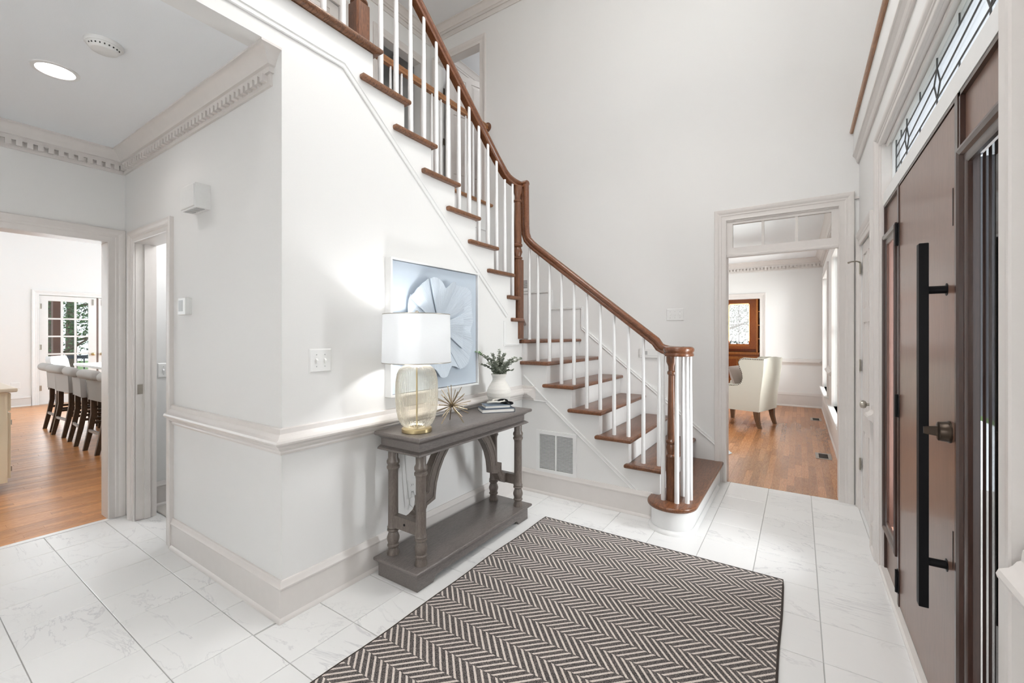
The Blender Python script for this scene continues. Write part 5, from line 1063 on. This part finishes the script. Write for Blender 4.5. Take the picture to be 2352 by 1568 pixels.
def french(y0, y1, hs, label):
    d = thing(dname(), label, 'door', (XF_ - .03, (y0+y1)/2, .01), kind='structure')
    a, b, z0, z1 = y0 + .118, y1 - .118, .28, 2.03
    part(d, 'stile_and_rail', MB().box(XF_ - .05, y0, .01, XF_ - .008, a, 2.13).box(XF_ - .05, b, .01, XF_ - .008, y1, 2.13).box(XF_ - .05, a, .01, XF_ - .008, b, z0).box(XF_ - .05, a, z1, XF_ - .008, b, 2.13), M['white'])
    for i in (1, 2): c = a + (b-a)*i/3; part(d, 'muntin', MB().box(XF_ - .044, c - .0155, z0, XF_ - .014, c + .0155, z1), M['white'])
    for j in (1, 2, 3, 4): c = z0 + (z1-z0)*j/5; part(d, 'muntin', MB().box(XF_ - .0435, a, c - .015, XF_ - .0145, b, c + .015), M['white'])
    for i in range(3):
        for j in range(5): part(d, 'pane', MB().box(XF_ - .031, a + (b-a)*i/3 + .0155, z0 + (z1-z0)*j/5 + .015, XF_ - .028, a + (b-a)*(i+1)/3 - .0155, z0 + (z1-z0)*(j+1)/5 - .015), M['pane'])
    hy = y0 if hs < 0 else y1
    for z in (.32, 1.12, 1.92): hinge(d, (XF_ - .003, hy, z), (0, 1, 0), (1, 0, 0), M['nickel'], .1, .03)
    ky = y1 - .055 if hs < 0 else y0 + .055
    part(d, 'door_lever', MB().lathe([(.03, 0), (.03, .006), (.012, .010), (.012, .04), (.026, .048), (.028, .06), (0, .068)], (XF_ - .008, ky, .96), 14, ax=(1, 0, 0)), M['brass'], True)
    part(d, 'flush_bolt', MB().box(XF_ - .008, ky - .012, 1.98, XF_ + .004, ky + .012, 2.10).lathe([(.005, 0), (.005, .02)], (XF_ + .004, ky, 2.03), 8, ax=(1, 0, 0)), M['nickel'])
french(1.910, 2.728, -1, 'left white french door with glass lites in the kitchen'); french(2.762, 3.575, 1, 'right white french door partly hidden by the casing')
part(kf, 'astragal', MB().box(XF_ - .05, 2.728, .0, XF_ - .02, 2.762, 2.13), plain('taupe_seal', (.26, .20, .18), .6, bscale=40))
# stools
sp0 = thing('counter_stool', 'grey linen scroll back counter stool nearest the kitchen opening', 'stool', (0, 0, 0), group='counter stools along the island')
M['glinen'] = plain('grey_linen', (.43, .41, .39), .9, bump=.25, bscale=200); M['dleg'] = wood('dark_stool_wood', (.035, .02, .012), (.10, .058, .032), (8, 8, 2), .4)
# local: back towards -y, seat towards +y
for x in (-.20, .20):
    loc(sp0, 'leg', MB().loft([[V(x + a*q*.9, yy + b*q*1.2, z) for a, b in ((-1, -1), (1, -1), (1, 1), (-1, 1))] for q, z, yy in ((.017, 0, -.075), (.020, .2, -.035), (.021, .42, 0), (.021, .62, 0))]), M['dleg'])
    loc(sp0, 'leg', MB().loft([[V(x + a*q, .40 + b*q, z) for a, b in ((-1, -1), (1, -1), (1, 1), (-1, 1))] for q, z in ((.015, 0), (.021, .56))]), M['dleg'])
    loc(sp0, 'side_stretcher', MB().box(x - .01, -.02, .30, x + .01, .40, .33), M['dleg'])
loc(sp0, 'back_stretcher', MB().box(-.20, -.05, .215, .20, -.03, .245), plain('metal_stretcher', (.36, .36, .36), .4, .4, bscale=40)); loc(sp0, 'front_stretcher', MB().box(-.20, .385, .20, .20, .415, .23), M['dleg'])
loc(sp0, 'seat', MB().slab([(-.235, .02), (.235, .02), (.235, .43), (-.235, .43)], .56, .66, .03, 3), M['glinen'], True, 60)
bkp = [(-.03, .59), (-.036, .70), (-.046, .80), (-.052, .835)] + [(-.086 + .056*math.cos(R(a)), .898 + .056*math.sin(R(a))) for a in range(-65, -300, -20)] + [(-.010, .90), (.004, .86), (.014, .75), (.022, .59)]
cyb, czb = -.05, .80
def bring(x, k, wl=1): return [V(x*(1 if z > .84 else wl), cyb + (y - cyb)*k if z < .84 else -.086 + (y + .086)*k, z if z < .84 else .898 + (z - .898)*k) for y, z in bkp]
loc(sp0, 'backrest', MB().loft([bring(-.268, .55, .93), bring(-.258, .86, .95), bring(-.240, 1, .97), bring(.240, 1, .97), bring(.258, .86, .95), bring(.268, .55, .93)]), M['glinen'], True, 65)
labs = ['grey linen scroll back counter stool nearest the kitchen opening', 'second grey counter stool from the kitchen opening', 'third grey counter stool from the kitchen opening', 'fourth grey counter stool from the kitchen opening', 'farthest grey counter stool in the row by the island']
for i, (x, y, rz) in enumerate(((-6.03, 1.53, 0), (-6.78, 1.53, 2), (-7.52, 1.525, -3), (-8.27, 1.53, 4), (-8.90, 1.54, 0))):
    o = sp0 if i == 0 else copy_tree(sp0)
    o.location = (x, y, 0); o.rotation_euler = (0, 0, R(rz)); o['label'] = labs[i]
isl = thing('kitchen_island', 'white kitchen island with pale stone top beside the stools', 'kitchen island', (-7.9, 2.5, 0))
part(isl, 'cabinet_base', MB().box(-9.1, 2.15, .09, -6.1, 2.95, .89), M['white']); part(isl, 'toe_kick', MB().box(-9.05, 2.2, 0, -6.15, 2.9, .09), M['dark']); part(isl, 'countertop', MB().slab([(-9.3, 1.80), (-5.9, 1.80), (-5.9, 3.05), (-9.3, 3.05)], .885, .92, .006, 2), plain('pale_quartz', (.74, .73, .71), .2, bscale=12))
for i in range(4): a = -9.05 + i*.74; part(isl, 'side_panel', MB().box(a + .05, 2.145, .16, a + .69, 2.151, .82), M['white'])
wcx = thing('white_dining_chair', 'white upholstered chair back standing beyond the stools', 'chair', (-9.75, 1.98, 0), R(-35))
for x in (-.2, .2):
    for y in (-.2, .2): loc(wcx, 'leg', MB().loft([[V(x + a*q, y + b*q, z) for a, b in ((-1, -1), (1, -1), (1, 1), (-1, 1))] for q, z in ((.014, 0), (.02, .44))]), M['dleg'])
loc(wcx, 'seat', MB().slab([(-.24, -.24), (.24, -.24), (.24, .24), (-.24, .24)], .43, .52, .03, 3), M['white'], True, 60)
loc(wcx, 'backrest', MB().loft([[V(x, y, z) for x, y in ((-w_, -.24 + o_), (w_, -.24 + o_), (w_, -.18 + o_), (-w_, -.18 + o_))] for w_, o_, z in ((.23, 0, .50), (.24, -.05, .75), (.235, -.09, .96), (.20, -.10, 1.02))]), M['white'], True, 60)
kc = thing('kitchen_cabinet', 'cream kitchen base cabinet end at the left edge', 'cabinet', (-6.5, .35, 0)); M['cream'] = plain('cream_paint', (.86, .75, .56), .45, bscale=10)
part(kc, 'carcass', MB().box(-7.6, .05, .09, -5.64, .69, .865), M['cream']); part(kc, 'toe_kick', MB().box(-7.58, .10, 0, -5.68, .62, .09), M['cream']); part(kc, 'countertop', MB().slab([(-7.62, .03), (-5.55, .03), (-5.55, .735), (-7.62, .735)], .868, .902, .008, 2), plain('tan_counter', (.62, .52, .40), .3, bscale=40))
for i in range(4):
    a = -7.58 + i*.485; d = part(kc, 'drawer_front', MB().box(a, .69, .70, a + .455, .712, .85), M['cream']); part(d, 'knob', MB().lathe([(.006, 0), (.014, .014), (.012, .022), (0, .024)], (a + .23, .712, .775), 12, ax=(0, 1, 0)), M['black'])
    d = part(kc, 'cabinet_door', MB().box(a, .69, .12, a + .455, .712, .68), M['cream'])
    for z in (.2, .6): part(d, 'hinge', MB().box(a + .448, .712, z - .02, a + .458, .718, z + .02), M['nickel'])
plate('wall_outlet', 'white wall outlet low on the far kitchen wall', 'outlet', (XF_, 1.60, .40), (0, 1, 0), (1, 0, 0), .12, .12, 0)
fn = thing('ceiling_fan', 'grey ceiling fan blade showing below the kitchen opening head', 'ceiling fan', (-9.3, 2.75, 3.2))
part(fn, 'down_rod', MB().lathe([(.012, 3.2), (.012, 3.6)], (-9.3, 2.75, 0), 8), M['grey']); part(fn, 'motor', MB().lathe([(0, 3.10), (.09, 3.11), (.10, 3.16), (.09, 3.20), (.03, 3.22), (0, 3.22)], (-9.3, 2.75, 0), 24), M['grey'], True)
for i in range(4):
    Mf = Matrix.Translation((-9.3, 2.75, 3.13)) @ Matrix.Rotation(R(50 + 90*i), 4, 'Z') @ Matrix.Rotation(R(10), 4, 'X'); part(fn, 'fan_blade', MB().slab([(.10, -.05), (.62, -.07), (.64, 0), (.62, .07), (.10, .05)], -.004, .004, .002, 1).xf(Mf), M['grey'])
# ------------------------------------------------------------------ outdoors
M['bark'] = wood('bark', (.07, .05, .04), (.20, .15, .12), (6, 6, 1.2), .9, bump=.6)
def leafmat(name, c):
    m, nt, p = nodes(name); L = nt.links.new; g = N(nt, 'ShaderNodeNewGeometry'); r = N(nt, 'ShaderNodeValToRGB')
    r.color_ramp.elements[0].color = (*[q*.35 for q in c], 1); r.color_ramp.elements[1].color = (*[min(1, q*1.9) for q in c], 1); L(g.outputs['Random Per Island'], r.inputs[0]); L(r.outputs[0], p.inputs['Base Color']); p.inputs['Roughness'].default_value = .6; return m
M['fol'] = leafmat('tree_leaves', (.055, .11, .04)); M['fol2'] = leafmat('pale_tree_leaves', (.14, .165, .14))
def tree(x, y, h, r_, zc0, label, mat, seed, n=2600, ls=.16):
    rr = random.Random(seed); t = thing('garden_tree', label, 'tree', (x, y, -.3), group='trees outside the windows')
    part(t, 'trunk', MB().tube([(x, y, -.3), (x + .05, y, h*.3), (x - .04, y + .05, h*.6), (x, y, h*.85)], [.17, .14, .10, .04], 10), M['bark'], True)
    for a in range(5):
        an = rr.uniform(0, 6.28); z = rr.uniform(zc0, h*.6); part(t, 'branch', MB().tube([(x, y, z), (x + r_*.4*math.cos(an), y + r_*.4*math.sin(an), z + .3), (x + r_*.8*math.cos(an), y + r_*.8*math.sin(an), z + .7)], [.05, .035, .012], 6), M['bark'])
    mb = MB()
    for i in range(n):
        u, v, q = rr.uniform(-1, 1), rr.uniform(0, 6.28), rr.random()**.45
        c = V(x + r_*q*math.sqrt(1-u*u)*math.cos(v), y + r_*q*math.sqrt(1-u*u)*math.sin(v), zc0 + (h - zc0)*(.5 + .5*u*q)); d = V(rr.gauss(0, 1), rr.gauss(0, 1), rr.gauss(0, .6)).normalized(); e = d.cross(V(rr.gauss(0, 1), rr.gauss(0, 1), rr.gauss(0, 1))).normalized(); s_ = ls*rr.uniform(.5, 1.2)
        mb.add([c, c + d*s_*.5 + e*s_*.28, c + d*s_, c + d*s_*.5 - e*s_*.28], [(0, 1, 2, 3)])
    Mi = XF[t.name].inverted(); o = link('foliage', MB().add([Mi @ p for p in mb.v], mb.f).mesh('foliage', recalc=False), mat, t); o['kind'] = 'stuff'
tree(-16.8, 2.7, 5.5, 1.7, .6, 'leafy green tree outside the left lites of the french doors', M['fol'], 1, 9000, .085); tree(-17.4, 6.3, 6, 1.9, .5, 'leafy green tree outside the right french door', M['fol'], 2, 9000, .085); tree(-22.0, 4.2, 7, 2.8, .2, 'dense green tree standing behind the nearer garden trees', M['fol'], 3, 9000, .12)
tree(-2.2, 16.5, 5.5, 2.0, .3, 'pale grey green tree outside the study window', M['fol2'], 4, 9000, .085); tree(-.6, 21.6, 7.5, 2.9, .0, 'large pale tree farther beyond the study window', M['fol2'], 5, 8000, .13)
struct('floor', MB().box(-40, -20, -.45, -13.5, 30, -.35).box(-13.5, 13.4, -.45, 20, 40, -.35), plain('lawn', (.12, .2, .06), .9, bump=.5, bscale=20), 'lawn outside the house', 'lawn')
struct('floor', MB().box(-14.6, -1, -.12, XF_ - .15, 6.5, -.02), plain('deck', (.52, .46, .40), .7, bscale=10), 'porch deck outside the french doors', 'floor')
top('porch_post', MB().prism([(-14.28, 2.40), (-14.10, 2.40), (-14.10, 2.55), (-14.28, 2.55)], 'z', -.02, 3.0).box(-14.31, 2.37, -.02, -14.07, 2.58, .14).box(-14.31, 2.37, 2.9, -14.07, 2.58, 3.05), wood('brown_post', (.07, .025, .015), (.14, .055, .03), (8, 8, 1), .6), 'square brown porch post outside the french doors', 'post')
pr = thing('porch_railing', 'dark navy porch railing outside the french doors', 'railing', (-14.2, 4.0, -.02)); nv = plain('navy_rail', (.03, .04, .06), .5, bscale=20)
part(pr, 'top_rail', MB().box(-14.23, 2.58, .80, -14.15, 6.4, .88), nv); part(pr, 'bottom_rail', MB().box(-14.22, 2.58, .08, -14.16, 6.4, .13), nv)
for i in range(28): part(pr, 'picket', MB().box(-14.2, 2.66 + i*.13, .13, -14.18, 2.68 + i*.13, .80), nv)

# ------------------------------------------------------------------ hanging fixture added out of view as foyer fill light
cdl = thing('added_chandelier', 'brass hanging fixture added out of view to light the foyer', 'added_chandelier', (-.85, 1.7, 3.9))
part(cdl, 'chain', MB().lathe([(.006, 4.35), (.006, CEIL2)], (-.85, 1.7, 0), 6), M['brass']); part(cdl, 'hub', MB().lathe([(0, 3.9), (.05, 3.95), (.03, 4.05), (.06, 4.2), (.02, 4.35), (0, 4.36)], (-.85, 1.7, 0), 16), M['brass'], True)
for i in range(6):
    a = 2*PI*i/6; e = (-.85 + .38*math.cos(a), 1.7 + .38*math.sin(a)); part(cdl, 'arm', MB().tube([(-.85, 1.7, 4.0), (-.85 + .2*math.cos(a), 1.7 + .2*math.sin(a), 3.9), (*e, 4.0)], .008, 6), M['brass'], True)
    part(cdl, 'glass_shade', MB().lathe([(.03, 4.0), (.07, 4.05), (.08, 4.14), (.065, 4.20)], (*e, 0), 16, caps=False), M['shade'], True)
    l = bpy.data.lights.new('added_chandelier_bulb', 'POINT'); l.energy = 13; l.shadow_soft_size = .12; l.color = (1, .97, .93); o = bpy.data.objects.new('added_chandelier_bulb', l); COL.objects.link(o); o.location = (*e, 4.26)

# unseen ceiling lights added to fill the foyer, side rooms, upstairs and study
def added_downlight(x, y, z, watts, label, r_=.22, ang=140, kind='SPOT'):
    t = thing('recessed_light', label, 'ceiling light', (x, y, z - .006)); part(t, 'trim_ring', MB().lathe([(.095, 0), (.093, -.006), (.075, -.005), (.075, 0)], (x, y, z), 28), M['plastic'], True)  # fixture out of view, added only to carry fill light
    if kind == 'SPOT': spot('added_downlight_beam', (x, y, z - .02), watts, ang, r_, (1, .985, .96))
    else:
        l = bpy.data.lights.new('added_bulb_light', 'POINT'); l.energy = watts; l.shadow_soft_size = r_; o = bpy.data.objects.new('added_bulb_light', l); COL.objects.link(o); o.location = (x, y, z - .28)
for x, y, lb in ((-.7, .5, 'added fill light in the high ceiling above the viewer'), (-.85, 2.3, 'added fill light in the high ceiling above the rug')):
    added_downlight(x, y, CEIL2, 165, lb, .25, 100)
added_downlight(-3.7, 1.75, 2.6, 11, 'added unseen light in the small side room', .1, kind='POINT'); added_downlight(-5.0, .5, 3.6, 160, 'added unseen light in the kitchen ceiling'); added_downlight(-3.4, 5.4, 5.45, 9, 'added unseen light in the upstairs bedroom', .15, kind='POINT'); added_downlight(-3.8, 2.0, CEIL2, 70, 'added unseen light above the upstairs hall')
added_downlight(-1.4, 11.6, 2.8, 110, 'added unseen light in the oak study', .15, 165)

# house made up to grey the bright view through the near sidelight
nh_ = thing('backdrop_house', 'grey sided house added so the near sidelight glass looks grey', 'house', (7.0, 16.0, -.35))
part(nh_, 'wall', MB().box(3.2, 12, -.35, 12, 20, 5.6), plain('grey_siding', (.13, .13, .15), .8, bump=.2, bscale=8)); part(nh_, 'roof', MB().prism([(2.8, 5.6), (12.4, 5.6), (7.6, 8.6)], 'y', 11.7, 20.3), plain('slate_roof', (.10, .10, .11), .8, bscale=12))
for x in (4.4, 7.2, 10.0):
    for z in (.6, 3.3): wd = part(nh_, 'window', MB().box(x, 11.95, z, x + 1.0, 12.01, z + 1.5), M['white']); part(wd, 'pane', MB().box(x + .08, 11.94, z + .08, x + .92, 11.955, z + 1.42), M['grey'])
struct('floor', MB().box(3.2, -12, -.45, 30, 13.4, -.35), bpy.data.materials['lawn'], 'front lawn outside the house', 'lawn')
